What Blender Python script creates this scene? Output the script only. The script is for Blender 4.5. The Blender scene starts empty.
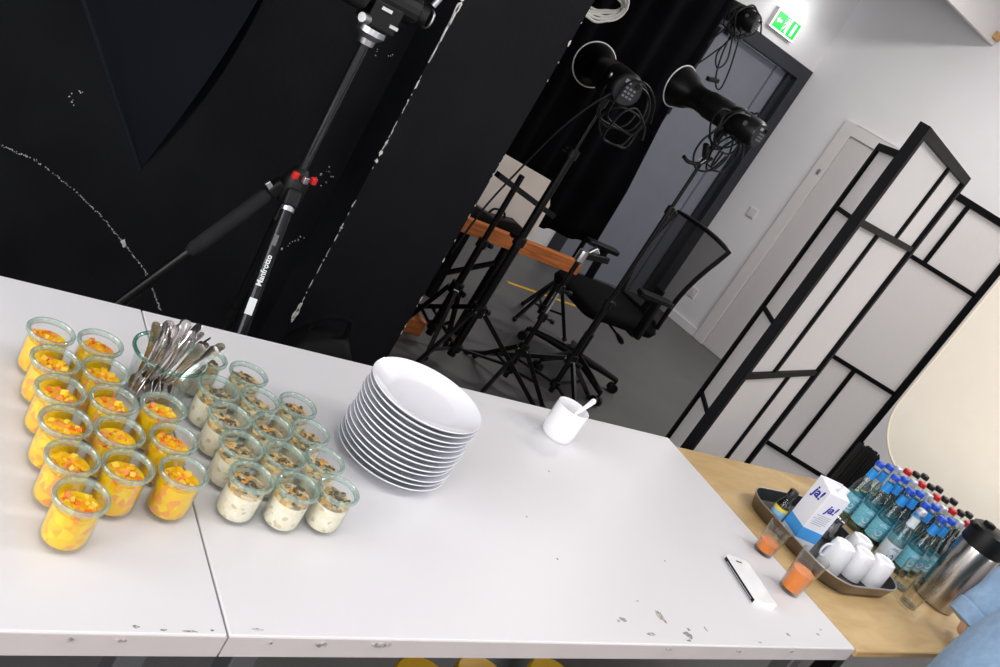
import bpy, bmesh, math, random
from mathutils import Vector, Matrix
random.seed(7)
sc = bpy.context.scene
COL = sc.collection
PI = math.pi

# ------------------------------------------------------------------ camera
cam_d = bpy.data.cameras.new('camera')
cam_d.sensor_width = 36.0
cam_d.lens = 905.2 * 36.0 / 1000.0
cam_d.clip_start = 0.05
cam = bpy.data.objects.new('camera', cam_d)
COL.objects.link(cam)
Rv = Vector((0.75291, -0.42614, 0.50153))
Uv = Vector((-0.22582, 0.54850, 0.80508))
Wv = Vector((0.61817, 0.71941, -0.31674))
m = Matrix.Identity(4)
for i in range(3):
    m[i][0] = Rv[i]; m[i][1] = Uv[i]; m[i][2] = -Wv[i]
m[0][3], m[1][3], m[2][3] = 0.0, 0.0, 1.614
cam.matrix_world = m
sc.camera = cam

# ------------------------------------------------------------------ world, daylight, exposure
world = bpy.data.worlds.new('world'); sc.world = world
world.use_nodes = True
world.node_tree.nodes['Background'].inputs[0].default_value = (0.75, 0.82, 1.0, 1)
world.node_tree.nodes['Background'].inputs[1].default_value = 0.6
sc.view_settings.view_transform = 'Standard'
sc.view_settings.look = 'None'
sc.view_settings.exposure = 0.0
sc.view_settings.gamma = 1.0
sc.view_settings.use_curve_mapping = False
sc.cycles.transparent_max_bounces = 24
sc.cycles.max_bounces = 8
sc.cycles.caustics_reflective = False
sc.cycles.caustics_refractive = False
sc.cycles.use_denoising = True
sc.cycles.sample_clamp_indirect = 6.0

def area_light(name, loc, target, sx, sy, watts, col=(1, 1, 1)):
    d = bpy.data.lights.new(name, 'AREA'); d.shape = 'RECTANGLE'; d.size = sx; d.size_y = sy
    d.energy = watts; d.color = col
    o = bpy.data.objects.new(name, d); COL.objects.link(o)
    o.location = loc
    o.rotation_euler = (Vector(target) - Vector(loc)).to_track_quat('-Z', 'Y').to_euler()
    return o
# daylight entering by the windows of the wall to the left and of the wall behind the photographer
DAY = (1.0, 0.985, 0.97)
area_light('daylight_left_far', (-2.52, 1.35, 1.85), (0, 1.35, 1.65), 1.7, 1.7, 54, DAY)
area_light('daylight_left_near', (-2.52, -0.85, 1.85), (0, -0.85, 1.65), 1.7, 1.7, 74, DAY)
area_light('daylight_rear_left', (0.2, -2.52, 1.85), (0.2, 0, 1.75), 1.9, 1.7, 30, DAY)
area_light('daylight_rear_right', (3.6, -2.52, 1.85), (3.6, 0, 1.75), 1.9, 1.7, 30, DAY)
# added fill: unseen ceiling panels that brighten the tables and right wall, with housings
FILL_LAMPS = [(0.3, 0.5), (2.6, 0.3), (4.4, 0.3), (4.5, 3.3)]
for (lx, ly) in FILL_LAMPS:
    area_light('added_ceiling_light', (lx, ly, 3.325), (lx, ly, 0), 1.15, 0.28, {0.3: 15, 2.6: 20, 4.4: 48, 4.5: 40}[lx], (1.0, 0.97, 0.94))

# ------------------------------------------------------------------ materials
def lin(c):
    out = []
    for x in c:
        x = x / 255.0
        out.append(x / 12.92 if x <= 0.04045 else ((x + 0.055) / 1.055) ** 2.4)
    return (out[0], out[1], out[2], 1.0)
MATS = {}
def mat(name, rgb, rough=0.5, metal=0.0, var=0.0, vscale=12.0, bump=0.0, bscale=60.0, stretch=(1, 1, 1), spec=0.5, rgb2=None, coat=0.0, emit=0.0, alpha=1.0):
    if name in MATS: return MATS[name]
    M = bpy.data.materials.new(name); M.use_nodes = True
    nt = M.node_tree; b = nt.nodes['Principled BSDF']
    c = lin(rgb)
    b.inputs['Base Color'].default_value = c
    b.inputs['Roughness'].default_value = rough
    b.inputs['Metallic'].default_value = metal
    b.inputs['Specular IOR Level'].default_value = spec
    b.inputs['Coat Weight'].default_value = coat
    b.inputs['Alpha'].default_value = alpha
    if emit:
        b.inputs['Emission Color'].default_value = c; b.inputs['Emission Strength'].default_value = emit
    tc = nt.nodes.new('ShaderNodeTexCoord'); mp = nt.nodes.new('ShaderNodeMapping')
    mp.inputs['Scale'].default_value = stretch
    nt.links.new(tc.outputs['Object'], mp.inputs['Vector'])
    if var or rgb2:
        n = nt.nodes.new('ShaderNodeTexNoise'); n.inputs['Scale'].default_value = vscale; n.inputs['Detail'].default_value = 5
        nt.links.new(mp.outputs[0], n.inputs['Vector'])
        r = nt.nodes.new('ShaderNodeValToRGB')
        if rgb2: a, d = c, lin(rgb2)
        else:
            a = tuple(x * (1 - var) for x in c[:3]) + (1,); d = tuple(min(1, x * (1 + var)) for x in c[:3]) + (1,)
        r.color_ramp.elements[0].position = 0.35; r.color_ramp.elements[1].position = 0.65
        r.color_ramp.elements[0].color = a; r.color_ramp.elements[1].color = d
        nt.links.new(n.outputs['Fac'], r.inputs[0]); nt.links.new(r.outputs[0], b.inputs['Base Color'])
    if bump:
        n2 = nt.nodes.new('ShaderNodeTexNoise'); n2.inputs['Scale'].default_value = bscale; n2.inputs['Detail'].default_value = 4
        nt.links.new(mp.outputs[0], n2.inputs['Vector'])
        bp = nt.nodes.new('ShaderNodeBump'); bp.inputs['Strength'].default_value = bump; bp.inputs['Distance'].default_value = 0.01
        nt.links.new(n2.outputs['Fac'], bp.inputs['Height']); nt.links.new(bp.outputs[0], b.inputs['Normal'])
    MATS[name] = M
    return M

def chunk_mat(name, cols, scale, rough=0.3, sss=0.0):
    """cells of several food colours"""
    M = bpy.data.materials.new(name); M.use_nodes = True
    nt = M.node_tree; b = nt.nodes['Principled BSDF']
    tc = nt.nodes.new('ShaderNodeTexCoord')
    v = nt.nodes.new('ShaderNodeTexVoronoi'); v.inputs['Scale'].default_value = scale
    nt.links.new(tc.outputs['Object'], v.inputs['Vector'])
    sep = nt.nodes.new('ShaderNodeSeparateColor'); nt.links.new(v.outputs['Color'], sep.inputs[0])
    r = nt.nodes.new('ShaderNodeValToRGB'); r.color_ramp.interpolation = 'CONSTANT'
    els = r.color_ramp.elements
    while len(els) < len(cols): els.new(0.5)
    for i, (p, c) in enumerate(cols):
        els[i].position = p; els[i].color = lin(c)
    nt.links.new(sep.outputs[0], r.inputs[0])
    nz = nt.nodes.new('ShaderNodeTexNoise'); nz.inputs['Scale'].default_value = scale * 0.5
    nt.links.new(tc.outputs['Object'], nz.inputs['Vector'])
    mx = nt.nodes.new('ShaderNodeMix'); mx.data_type = 'RGBA'; mx.inputs['Factor'].default_value = 0.22
    nt.links.new(r.outputs[0], mx.inputs[6]); mx.inputs[7].default_value = lin(cols[0][1])
    nt.links.new(mx.outputs[2], b.inputs['Base Color'])
    b.inputs['Roughness'].default_value = rough
    b.inputs['Subsurface Weight'].default_value = sss
    b.inputs['Subsurface Radius'].default_value = (0.01, 0.006, 0.003)
    bp = nt.nodes.new('ShaderNodeBump'); bp.inputs['Strength'].default_value = 0.3; bp.inputs['Distance'].default_value = 0.003
    nt.links.new(v.outputs['Distance'], bp.inputs['Height']); nt.links.new(bp.outputs[0], b.inputs['Normal'])
    MATS[name] = M
    return M

def glass_mat(name, tint=(0.97, 0.99, 0.98), edge=(0.62, 0.80, 0.74), gloss=0.5, rough=0.02, power=2.2):
    """thin-walled glass: clear face on, tinted and mirror-like at grazing angles"""
    M = bpy.data.materials.new(name); M.use_nodes = True
    nt = M.node_tree; nt.nodes.remove(nt.nodes['Principled BSDF'])
    out = nt.nodes['Material Output']
    lw = nt.nodes.new('ShaderNodeLayerWeight'); lw.inputs['Blend'].default_value = 0.5
    pw = nt.nodes.new('ShaderNodeMath'); pw.operation = 'POWER'; pw.inputs[1].default_value = power
    nt.links.new(lw.outputs['Facing'], pw.inputs[0])
    mc = nt.nodes.new('ShaderNodeMix'); mc.data_type = 'RGBA'
    mc.inputs[6].default_value = tint + (1,); mc.inputs[7].default_value = edge + (1,)
    nt.links.new(pw.outputs[0], mc.inputs[0])
    tr = nt.nodes.new('ShaderNodeBsdfTransparent'); nt.links.new(mc.outputs[2], tr.inputs[0])
    gl = nt.nodes.new('ShaderNodeBsdfGlossy'); gl.inputs['Roughness'].default_value = rough
    ma = nt.nodes.new('ShaderNodeMath'); ma.operation = 'MULTIPLY_ADD'; ma.inputs[1].default_value = gloss; ma.inputs[2].default_value = 0.03
    nt.links.new(pw.outputs[0], ma.inputs[0])
    ms = nt.nodes.new('ShaderNodeMixShader'); nt.links.new(ma.outputs[0], ms.inputs[0])
    nt.links.new(tr.outputs[0], ms.inputs[1]); nt.links.new(gl.outputs[0], ms.inputs[2])
    nt.links.new(ms.outputs[0], out.inputs[0])
    MATS[name] = M
    return M

def wood_mat(name, c1, c2, scale=4.0, stretch=(1, 12, 12), rough=0.45):
    M = bpy.data.materials.new(name); M.use_nodes = True
    nt = M.node_tree; b = nt.nodes['Principled BSDF']
    tc = nt.nodes.new('ShaderNodeTexCoord'); mp = nt.nodes.new('ShaderNodeMapping'); mp.inputs['Scale'].default_value = stretch
    nt.links.new(tc.outputs['Object'], mp.inputs[0])
    n = nt.nodes.new('ShaderNodeTexNoise'); n.inputs['Scale'].default_value = scale; n.inputs['Detail'].default_value = 8; n.inputs['Distortion'].default_value = 0.6
    nt.links.new(mp.outputs[0], n.inputs[0])
    r = nt.nodes.new('ShaderNodeValToRGB'); r.color_ramp.elements[0].position = 0.32; r.color_ramp.elements[1].position = 0.62
    r.color_ramp.elements[0].color = lin(c1); r.color_ramp.elements[1].color = lin(c2)
    nt.links.new(n.outputs['Fac'], r.inputs[0]); nt.links.new(r.outputs[0], b.inputs['Base Color'])
    b.inputs['Roughness'].default_value = rough
    MATS[name] = M
    return M

def ghost_mat(name, rgb, opacity):
    """open-weave fabric: part of the light passes straight through"""
    M = bpy.data.materials.new(name); M.use_nodes = True
    nt = M.node_tree; b = nt.nodes['Principled BSDF']; out = nt.nodes['Material Output']
    b.inputs['Base Color'].default_value = lin(rgb); b.inputs['Roughness'].default_value = 0.8
    tr = nt.nodes.new('ShaderNodeBsdfTransparent'); ms = nt.nodes.new('ShaderNodeMixShader'); ms.inputs[0].default_value = opacity
    nt.links.new(tr.outputs[0], ms.inputs[1]); nt.links.new(b.outputs[0], ms.inputs[2]); nt.links.new(ms.outputs[0], out.inputs[0])
    MATS[name] = M
    return M

WHITE_TOP = mat('white_laminate', (219, 218, 221), 0.42, var=0.012, vscale=3, bump=0.02, bscale=150)
EDGE = mat('white_edge', (206, 197, 195), 0.5, var=0.02)
WALLW = mat('white_wall', (234, 232, 235), 0.85, var=0.015, vscale=2, bump=0.05, bscale=90)
BLACKW = mat('black_wall_paint', (20, 21, 25), 0.7, var=0.25, vscale=3.5, bump=0.12, bscale=40, spec=0.15)
FLOORM = mat('grey_floor', (96, 95, 95), 0.5, var=0.08, vscale=2.2, bump=0.04, bscale=80)
PLASTER = mat('bare_plaster', (225, 222, 218), 0.9, var=0.1, vscale=40)
BIRCH = wood_mat('birch_board', (190, 156, 104), (206, 176, 126), 3.0, (2, 7, 7), 0.42)
BIRCHE = wood_mat('birch_edge', (178, 138, 84), (206, 166, 108), 5.0, (1, 20, 20), 0.5)
ORANGEW = wood_mat('orange_timber', (176, 92, 40), (222, 134, 70), 4.0, (1.5, 14, 14), 0.5)
BLKM = mat('black_metal', (11, 11, 12), 0.32, var=0.1, spec=0.3)
BLKP = mat('black_plastic', (13, 13, 14), 0.45, var=0.1, spec=0.3)
BLKF = mat('black_fabric', (10, 10, 12), 0.9, spec=0.15, var=0.15, vscale=30, bump=0.1, bscale=200)
CURT = mat('black_molton', (13, 13, 16), 0.95, var=0.2, vscale=5, bump=0.2, bscale=25, spec=0.02)
NAVY = mat('navy_black_nylon', (11, 13, 20), 0.75, spec=0.08, var=0.12, vscale=3, bump=0.15, bscale=14)
FOAM = mat('grey_foam_grip', (36, 36, 38), 0.85, spec=.2, var=0.1, bump=0.15, bscale=250)
CHROME = mat('chrome', (225, 225, 228), 0.12, 1.0)
ALU = mat('brushed_aluminium', (205, 205, 208), 0.32, 1.0)
STEEL = mat('brushed_steel', (176, 172, 168), 0.22, 1.0, var=0.03, vscale=40, stretch=(1, 1, 0.05))
SPOONM = mat('spoon_steel', (214, 210, 210), 0.16, 1.0)
GREYTUBE = mat('grey_leg_tube', (150, 150, 154), 0.35, 0.9)
PORC = mat('white_porcelain', (244, 244, 247), 0.12, spec=0.5, coat=0.3)
PORCP = mat('plate_porcelain', (236, 237, 243), 0.16, spec=0.5, coat=0.3)
RED = mat('red_lever', (215, 40, 40), 0.35)
YEL = mat('yellow_plastic', (240, 186, 20), 0.4, var=0.05)
DKDOOR = mat('dark_frame_paint', (40, 42, 50), 0.45)
GREYDOOR = mat('grey_door_paint', (126, 130, 142), 0.5, var=0.02)
WHTDOOR = mat('white_door_paint', (222, 218, 217), 0.5, var=0.01)
def paper_mat(name, rgb):
    M = bpy.data.materials.new(name); M.use_nodes = True
    nt = M.node_tree; nt.nodes.remove(nt.nodes['Principled BSDF']); out = nt.nodes['Material Output']
    tc = nt.nodes.new('ShaderNodeTexCoord'); n = nt.nodes.new('ShaderNodeTexNoise'); n.inputs['Scale'].default_value = 60; n.inputs['Detail'].default_value = 6
    nt.links.new(tc.outputs['Object'], n.inputs['Vector'])
    r = nt.nodes.new('ShaderNodeValToRGB'); c = lin(rgb)
    r.color_ramp.elements[0].color = tuple(x * .96 for x in c[:3]) + (1,); r.color_ramp.elements[1].color = c
    nt.links.new(n.outputs['Fac'], r.inputs[0])
    df = nt.nodes.new('ShaderNodeBsdfDiffuse'); tl = nt.nodes.new('ShaderNodeBsdfTranslucent'); ms = nt.nodes.new('ShaderNodeMixShader'); ms.inputs[0].default_value = 0.42
    nt.links.new(r.outputs[0], df.inputs[0]); nt.links.new(r.outputs[0], tl.inputs[0]); nt.links.new(df.outputs[0], ms.inputs[1]); nt.links.new(tl.outputs[0], ms.inputs[2]); nt.links.new(ms.outputs[0], out.inputs[0])
    MATS[name] = M; return M
PAPER = paper_mat('rice_paper', (246, 243, 243))
SCRB = mat('black_lacquer_wood', (10, 10, 14), 0.6, var=0.1, spec=0.1)
SCRG = mat('grey_worn_lacquer', (17, 17, 21), 0.22, var=0.1)
CREAM = mat('cream_reflector', (250, 243, 228), 0.8, var=0.01)
CREAMB = mat('cream_board', (244, 234, 224), 0.8, var=0.02)
DENIM = mat('light_denim', (140, 171, 205), 0.9, rgb2=(154, 184, 216), vscale=45, bump=0.8, bscale=9)
JEANS = mat('dark_jeans', (40, 48, 70), 0.9, var=0.2, vscale=40)
SKIN = mat('skin', (214, 170, 146), 0.5, var=0.04)
HAIR = mat('brown_hair', (70, 48, 34), 0.6, var=0.2, vscale=60)
JUICE = mat('orange_juice', (236, 128, 22), 0.25, var=0.06, vscale=60)
BLUEC = mat('blue_cap', (28, 82, 205), 0.35)
BLUEL = mat('blue_neck_label', (44, 150, 234), 0.5, var=0.05, vscale=120)
TEAL = mat('teal_label', (84, 178, 212), 0.5, rgb2=(140, 214, 234), vscale=90, stretch=(1, 1, 4))
PALELAB = mat('pale_label', (214, 228, 238), 0.5, var=0.05, vscale=90)
SILVC = mat('silver_cap', (205, 210, 220), 0.3, 0.5)
REDC = mat('red_cap', (196, 24, 34), 0.35)
BLKC = mat('black_cap', (16, 16, 17), 0.35)
PRINT = mat('blue_print', (38, 30, 160), 0.5)
BAND = mat('blue_carton_band', (74, 160, 232), 0.5)
CARTON = mat('carton_white', (238, 240, 248), 0.4)
GREYP = mat('grey_print', (168, 170, 184), 0.6)
WPRINT = mat('white_print', (235, 238, 242), 0.5)
YLAB = mat('yellow_label', (244, 214, 60), 0.5)
LBLUE = mat('light_blue_label', (150, 196, 232), 0.5)
TRAYM = mat('tray_steel', (120, 112, 104), 0.28, 0.9)
TRAYI = mat('tray_inside', (24, 23, 24), 0.35)
PHONEW = mat('phone_white', (240, 240, 242), 0.2, coat=0.4)
SCUFF = mat('scuff_mark', (120, 116, 112), 0.8, rgb2=(205, 200, 196), vscale=160)
SCUFFD = mat('scuff_dark', (70, 68, 66), 0.8, rgb2=(190, 186, 182), vscale=220)
WCABLE = mat('white_cable', (222, 220, 214), 0.5)
FRUIT = chunk_mat('fruit_salad', [(0.0, (248, 198, 2)), (0.32, (252, 212, 24)), (0.52, (247, 166, 24)), (0.62, (248, 192, 4)), (0.86, (245, 152, 84))], 105, 0.4, 0.0)
CREAMP = chunk_mat('cream_pudding', [(0.0, (250, 240, 218)), (0.35, (246, 234, 204)), (0.7, (252, 246, 230)), (0.92, (205, 192, 160))], 150, 0.5)
TOPNUT = chunk_mat('caramel_topping', [(0.0, (222, 196, 142)), (0.3, (170, 146, 104)), (0.5, (214, 150, 66)), (0.72, (104, 96, 80)), (0.86, (232, 216, 180))], 150, 0.4)
PIECE = [mat('piece_yellow', (240, 184, 20), 0.35), mat('piece_orange', (238, 126, 40), 0.35), mat('piece_pale', (244, 204, 70), 0.35)]
SEED = [mat('seed_dark', (88, 84, 68), 0.5), mat('seed_caramel', (206, 150, 72), 0.4), mat('seed_grey', (140, 134, 112), 0.5)]
GLASSJ = glass_mat('jar_glass', (0.992, 0.998, 0.995), (0.94, 0.98, 0.965), 0.28)
GLASSR = glass_mat('jar_rim_glass', (0.90, 0.955, 0.94), (0.66, 0.82, 0.77), 0.7, 0.09, 1.3)
def add_body(M, rgb, fac):
    nt = M.node_tree; out = nt.nodes['Material Output']; src = out.inputs[0].links[0].from_socket
    df = nt.nodes.new('ShaderNodeBsdfDiffuse'); df.inputs[0].default_value = lin(rgb)
    ms = nt.nodes.new('ShaderNodeMixShader'); ms.inputs[0].default_value = fac
    nt.links.new(src, ms.inputs[1]); nt.links.new(df.outputs[0], ms.inputs[2]); nt.links.new(ms.outputs[0], out.inputs[0])
add_body(GLASSR, (206, 228, 220), 0.14)
GLASSG = glass_mat('green_edge_glass', (0.62, 0.84, 0.76), (0.16, 0.48, 0.38), 0.5, 0.03, 1.2)
GLASSB = glass_mat('bottle_glass', (0.93, 0.965, 0.955), (0.52, 0.64, 0.63), 0.6, 0.03, 1.8)
GLASST = glass_mat('tumbler_glass', (0.985, 0.99, 0.985), (0.78, 0.82, 0.80), 0.6, 0.02, 2.4)
WATER = glass_mat('water', (0.93, 0.97, 0.97), (0.75, 0.85, 0.87), 0.1, 0.05)
PANE = glass_mat('window_pane', (0.96, 0.98, 0.98), (0.8, 0.88, 0.88), 0.5)
MESHB = ghost_mat('mesh_fabric', (22, 22, 25), 0.72)

# ------------------------------------------------------------------ mesh helpers
class MB:
    def __init__(s): s.v = []; s.f = []
    def add(s, vs, fs):
        o = len(s.v); s.v += [tuple(p) for p in vs]; s.f += [tuple(i + o for i in q) for q in fs]; return s
    def box(s, c, d, M=None):
        x, y, z = d[0] / 2, d[1] / 2, d[2] / 2
        vs = [Vector((a * x, b * y, e * z)) for e in (-1, 1) for b in (-1, 1) for a in (-1, 1)]
        if M is not None: vs = [M @ p for p in vs]
        vs = [p + Vector(c) for p in vs]
        return s.add(vs, [(0, 2, 3, 1), (4, 5, 7, 6), (0, 1, 5, 4), (2, 6, 7, 3), (0, 4, 6, 2), (1, 3, 7, 5)])
    def span(s, a, b):
        return s.box([(a[i] + b[i]) / 2 for i in range(3)], [abs(b[i] - a[i]) for i in range(3)])
    def beam(s, p0, p1, w, h, up=(0, 0, 1)):
        p0, p1 = Vector(p0), Vector(p1); d = (p1 - p0); L = d.length; d.normalize()
        u = Vector(up); sd = d.cross(u)
        if sd.length < 1e-4: sd = d.cross(Vector((1, 0, 0)))
        sd.normalize(); u = sd.cross(d)
        M = Matrix((sd, d, u)).transposed()
        return s.box((p0 + p1) / 2, (w, L, h), M)
    def cyl(s, p0, p1, r0, r1=None, n=16, cap=True):
        return s.rings([(p0, r0), (p1, r0 if r1 is None else r1)], n, cap)
    def rings(s, pts, n=16, cap=True):
        ps = [Vector(p) for p, r in pts]; rs = [r for p, r in pts]
        vs = []; fs = []; prev = None
        for i, p in enumerate(ps):
            a = ps[max(0, i - 1)]; b = ps[min(len(ps) - 1, i + 1)]
            d = (b - a).normalized()
            if prev is None:
                u = d.orthogonal().normalized()
            else:
                u = (prev - d * prev.dot(d))
                u = u.normalized() if u.length > 1e-6 else d.orthogonal().normalized()
            prev = u; w = d.cross(u)
            for k in range(n):
                t = 2 * PI * k / n
                vs.append(p + (u * math.cos(t) + w * math.sin(t)) * rs[i])
        for i in range(len(ps) - 1):
            for k in range(n):
                k2 = (k + 1) % n
                fs.append((i * n + k, i * n + k2, (i + 1) * n + k2, (i + 1) * n + k))
        if cap:
            fs.append(tuple(reversed(range(n)))); fs.append(tuple((len(ps) - 1) * n + k for k in range(n)))
        return s.add(vs, fs)
    def tube(s, pts, r, n=8):
        return s.rings([(p, r) for p in pts], n, True)
    def lathe(s, prof, n=28, c=(0, 0, 0), closed=False):
        vs = []; fs = []; m_ = len(prof)
        for r, z in prof:
            for k in range(n):
                t = 2 * PI * k / n
                vs.append((c[0] + r * math.cos(t), c[1] + r * math.sin(t), c[2] + z))
        rng = range(m_) if closed else range(m_ - 1)
        for i in rng:
            j = (i + 1) % m_
            for k in range(n):
                k2 = (k + 1) % n
                fs.append((i * n + k, i * n + k2, j * n + k2, j * n + k))
        return s.add(vs, fs)
    def disc(s, c, r, n=28, up=True):
        vs = [(c[0] + r * math.cos(2 * PI * k / n), c[1] + r * math.sin(2 * PI * k / n), c[2]) for k in range(n)]
        return s.add(vs, [tuple(range(n)) if up else tuple(reversed(range(n)))])
    def ball(s, c, r, nu=14, nv=9, M=None):
        rr = r if isinstance(r, (tuple, list)) else (r, r, r)
        vs = []; fs = []
        for i in range(nv + 1):
            ph = -PI / 2 + PI * i / nv
            for k in range(nu):
                t = 2 * PI * k / nu
                p = Vector((rr[0] * math.cos(ph) * math.cos(t), rr[1] * math.cos(ph) * math.sin(t), rr[2] * math.sin(ph)))
                if M is not None: p = M @ p
                vs.append(p + Vector(c))
        for i in range(nv):
            for k in range(nu):
                k2 = (k + 1) % nu
                fs.append((i * nu + k, i * nu + k2, (i + 1) * nu + k2, (i + 1) * nu + k))
        return s.add(vs, fs)
    def torus(s, c, R, r, n=32, k=8, M=None):
        vs = []; fs = []
        for i in range(n):
            t = 2 * PI * i / n
            for j in range(k):
                q = 2 * PI * j / k
                p = Vector(((R + r * math.cos(q)) * math.cos(t), (R + r * math.cos(q)) * math.sin(t), r * math.sin(q)))
                if M is not None: p = M @ p
                vs.append(p + Vector(c))
        for i in range(n):
            for j in range(k):
                fs.append((i * k + j, ((i + 1) % n) * k + j, ((i + 1) % n) * k + (j + 1) % k, i * k + (j + 1) % k))
        return s.add(vs, fs)
    def prism(s, poly, z0, z1, M=None, off=(0, 0, 0)):
        n = len(poly)
        vs = [Vector((x, y, z0)) for x, y in poly] + [Vector((x, y, z1)) for x, y in poly]
        if M is not None: vs = [M @ p for p in vs]
        vs = [p + Vector(off) for p in vs]
        fs = [tuple(reversed(range(n))), tuple(range(n, 2 * n))]
        for k in range(n):
            k2 = (k + 1) % n
            fs.append((k, k2, n + k2, n + k))
        return s.add(vs, fs)
    def xf(s, M):
        s.v = [tuple(M @ Vector(p)) for p in s.v]; return s
    def build(s, name, material, parent=None, smooth=True, bevel=0.0, kind=None, label=None, angle=35):
        me = bpy.data.meshes.new(name)
        me.from_pydata(s.v, [], s.f); me.update()
        bm = bmesh.new(); bm.from_mesh(me)
        bmesh.ops.remove_doubles(bm, verts=bm.verts, dist=1e-6)
        bmesh.ops.recalc_face_normals(bm, faces=bm.faces)
        bm.to_mesh(me); bm.free()
        me.materials.append(material)
        if smooth:
            me.shade_smooth(); me.set_sharp_from_angle(angle=math.radians(angle))
        o = bpy.data.objects.new(name, me); COL.objects.link(o)
        if parent is not None: o.parent = parent
        if bevel:
            bv = o.modifiers.new('edge', 'BEVEL'); bv.width = bevel; bv.segments = 2; bv.limit_method = 'ANGLE'
        if kind: o['kind'] = kind
        if label: o['label'] = label
        return o

def tag(o, label, cat, group=None):
    o['label'] = label; o['category'] = cat
    if group: o['group'] = group
    return o
def thing(name, label, cat, loc=(0, 0, 0), rz=0.0, group=None):
    o = bpy.data.objects.new(name, None); COL.objects.link(o)
    o.empty_display_size = 0.05
    o.location = loc; o.rotation_euler = (0, 0, rz)
    return tag(o, label, cat, group)
def struct(o):
    o['kind'] = 'structure'; return o
def dup(root, loc, rz=0.0, label=None, group=None):
    r = root.copy(); COL.objects.link(r); r.location = loc; r.rotation_euler = (0, 0, rz)
    if label: r['label'] = label
    if group: r['group'] = group
    for ch in list(root.children):
        c = ch.copy(); COL.objects.link(c); c.parent = r
        for g in ch.children:
            d = g.copy(); COL.objects.link(d); d.parent = c
    return r
def text_part(body, size, material, parent, M, name='lettering', shear=0.0, bold=0.0, depth=0.0002):
    cu = bpy.data.curves.new(name, 'FONT'); cu.body = body; cu.size = size; cu.align_x = 'CENTER'; cu.align_y = 'CENTER'
    cu.shear = shear; cu.offset = bold; cu.extrude = depth; cu.resolution_u = 3
    t = bpy.data.objects.new(name, cu); COL.objects.link(t)
    dg = bpy.context.evaluated_depsgraph_get()
    me = bpy.data.meshes.new_from_object(t.evaluated_get(dg))
    bpy.data.objects.remove(t)
    me.transform(M)
    me.materials.clear(); me.materials.append(material)
    o = bpy.data.objects.new(name, me); COL.objects.link(o); o.parent = parent
    return o
def frame(xa, za, origin=(0, 0, 0)):
    """matrix whose local x runs along xa, local y along za (text up), z out of the face"""
    xa = Vector(xa).normalized(); ya = Vector(za).normalized(); n = xa.cross(ya)
    M = Matrix.Identity(4)
    for i in range(3):
        M[i][0] = xa[i]; M[i][1] = ya[i]; M[i][2] = n[i]; M[i][3] = origin[i]
    return M
def smooth_path(pts, k=6):
    P = [Vector(p) for p in pts]; out = []
    for i in range(len(P) - 1):
        p0 = P[max(0, i - 1)]; p1 = P[i]; p2 = P[i + 1]; p3 = P[min(len(P) - 1, i + 2)]
        for j in range(k):
            t = j / k
            out.append(0.5 * ((2 * p1) + (-p0 + p2) * t + (2 * p0 - 5 * p1 + 4 * p2 - p3) * t * t + (-p0 + 3 * p1 - 3 * p2 + p3) * t ** 3))
    out.append(P[-1]); return out

TOP = 0.74
ORD = ['first', 'second', 'third', 'fourth', 'fifth', 'sixth', 'seventh', 'eighth', 'ninth', 'tenth', 'eleventh', 'twelfth', 'thirteenth']

# ------------------------------------------------------------------ the room
H = 3.4
CX, CY = 5.82, 5.24                      # far right room corner
WD = Vector((0.2212, -0.9752, 0))        # run of the right-hand wall
WN = Vector((-0.9752, -0.2212, 0))       # its normal into the room
def RW(s, z, out=0.0):
    return Vector((CX, CY, 0)) + WD * s + WN * out + Vector((0, 0, z))
fl = MB(); fl.span((-2.7, -2.7, -0.1), (7.8, 5.4, 0.0)); struct(fl.build('floor', FLOORM, smooth=False))
cl = MB(); cl.span((-2.7, -2.7, H), (7.8, 5.4, H + 0.1)); struct(cl.build('ceiling', WALLW, smooth=False))
b = MB(); b.span((-2.7, 2.9, 0), (1.7, 3.05, H)); wall_front = struct(b.build('wall_front', BLACKW, smooth=False))
b = MB(); b.span((1.455, 2.72, 0), (1.904, 3.2, H)); wall_pillar = struct(b.build('wall_pillar', BLACKW, smooth=False))
b = MB(); b.span((1.7, 3.2, 0), (1.8, 5.3, H)); struct(b.build('wall_alcove', BLACKW, smooth=False))
# far wall with the door opening
DX0, DX1, DZ = 4.55, 5.70, 2.15
b = MB(); b.span((1.7, CY, 0), (DX0, CY + 0.14, H)); b.span((DX1, CY, 0), (CX + 0.1, CY + 0.14, H)); b.span((DX0, CY, DZ), (DX1, CY + 0.14, H))
struct(b.build('wall_back', WALLW, smooth=False))
# right-hand wall (skewed)
b = MB()
L = 8.3
p = [RW(0, 0), RW(L, 0), RW(L, 0, -0.12), RW(0, 0, -0.12)]
b.prism([(q.x, q.y) for q in p], 0, H)
wall_right = struct(b.build('wall_right', WALLW, smooth=False))
# wall to the left and wall behind the photographer, with window openings
def wall_with_holes(name, a0, a1, holes, make):
    mb = MB(); xs = a0
    for (h0, h1, z0, z1) in holes:
        make(mb, xs, h0, 0, H); make(mb, h0, h1, 0, z0); make(mb, h0, h1, z1, H); xs = h1
    make(mb, xs, a1, 0, H)
    return struct(mb.build(name, WALLW, smooth=False))
def mk_left(mb, u0, u1, z0, z1): mb.span((-2.75, u0, z0), (-2.6, u1, z1))
def mk_near(mb, u0, u1, z0, z1): mb.span((u0, -2.75, z0), (u1, -2.6, z1))
LW = [(-1.7, 0.0, 1.0, 2.7), (0.5, 2.2, 1.0, 2.7)]
NW = [(-0.75, 1.15, 1.0, 2.7), (2.65, 4.55, 1.0, 2.7)]
wall_with_holes('wall_left', -2.75, 2.95, LW, mk_left)
wall_with_holes('wall_near', -2.6, 7.75, NW, mk_near)
wn = 0
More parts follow.
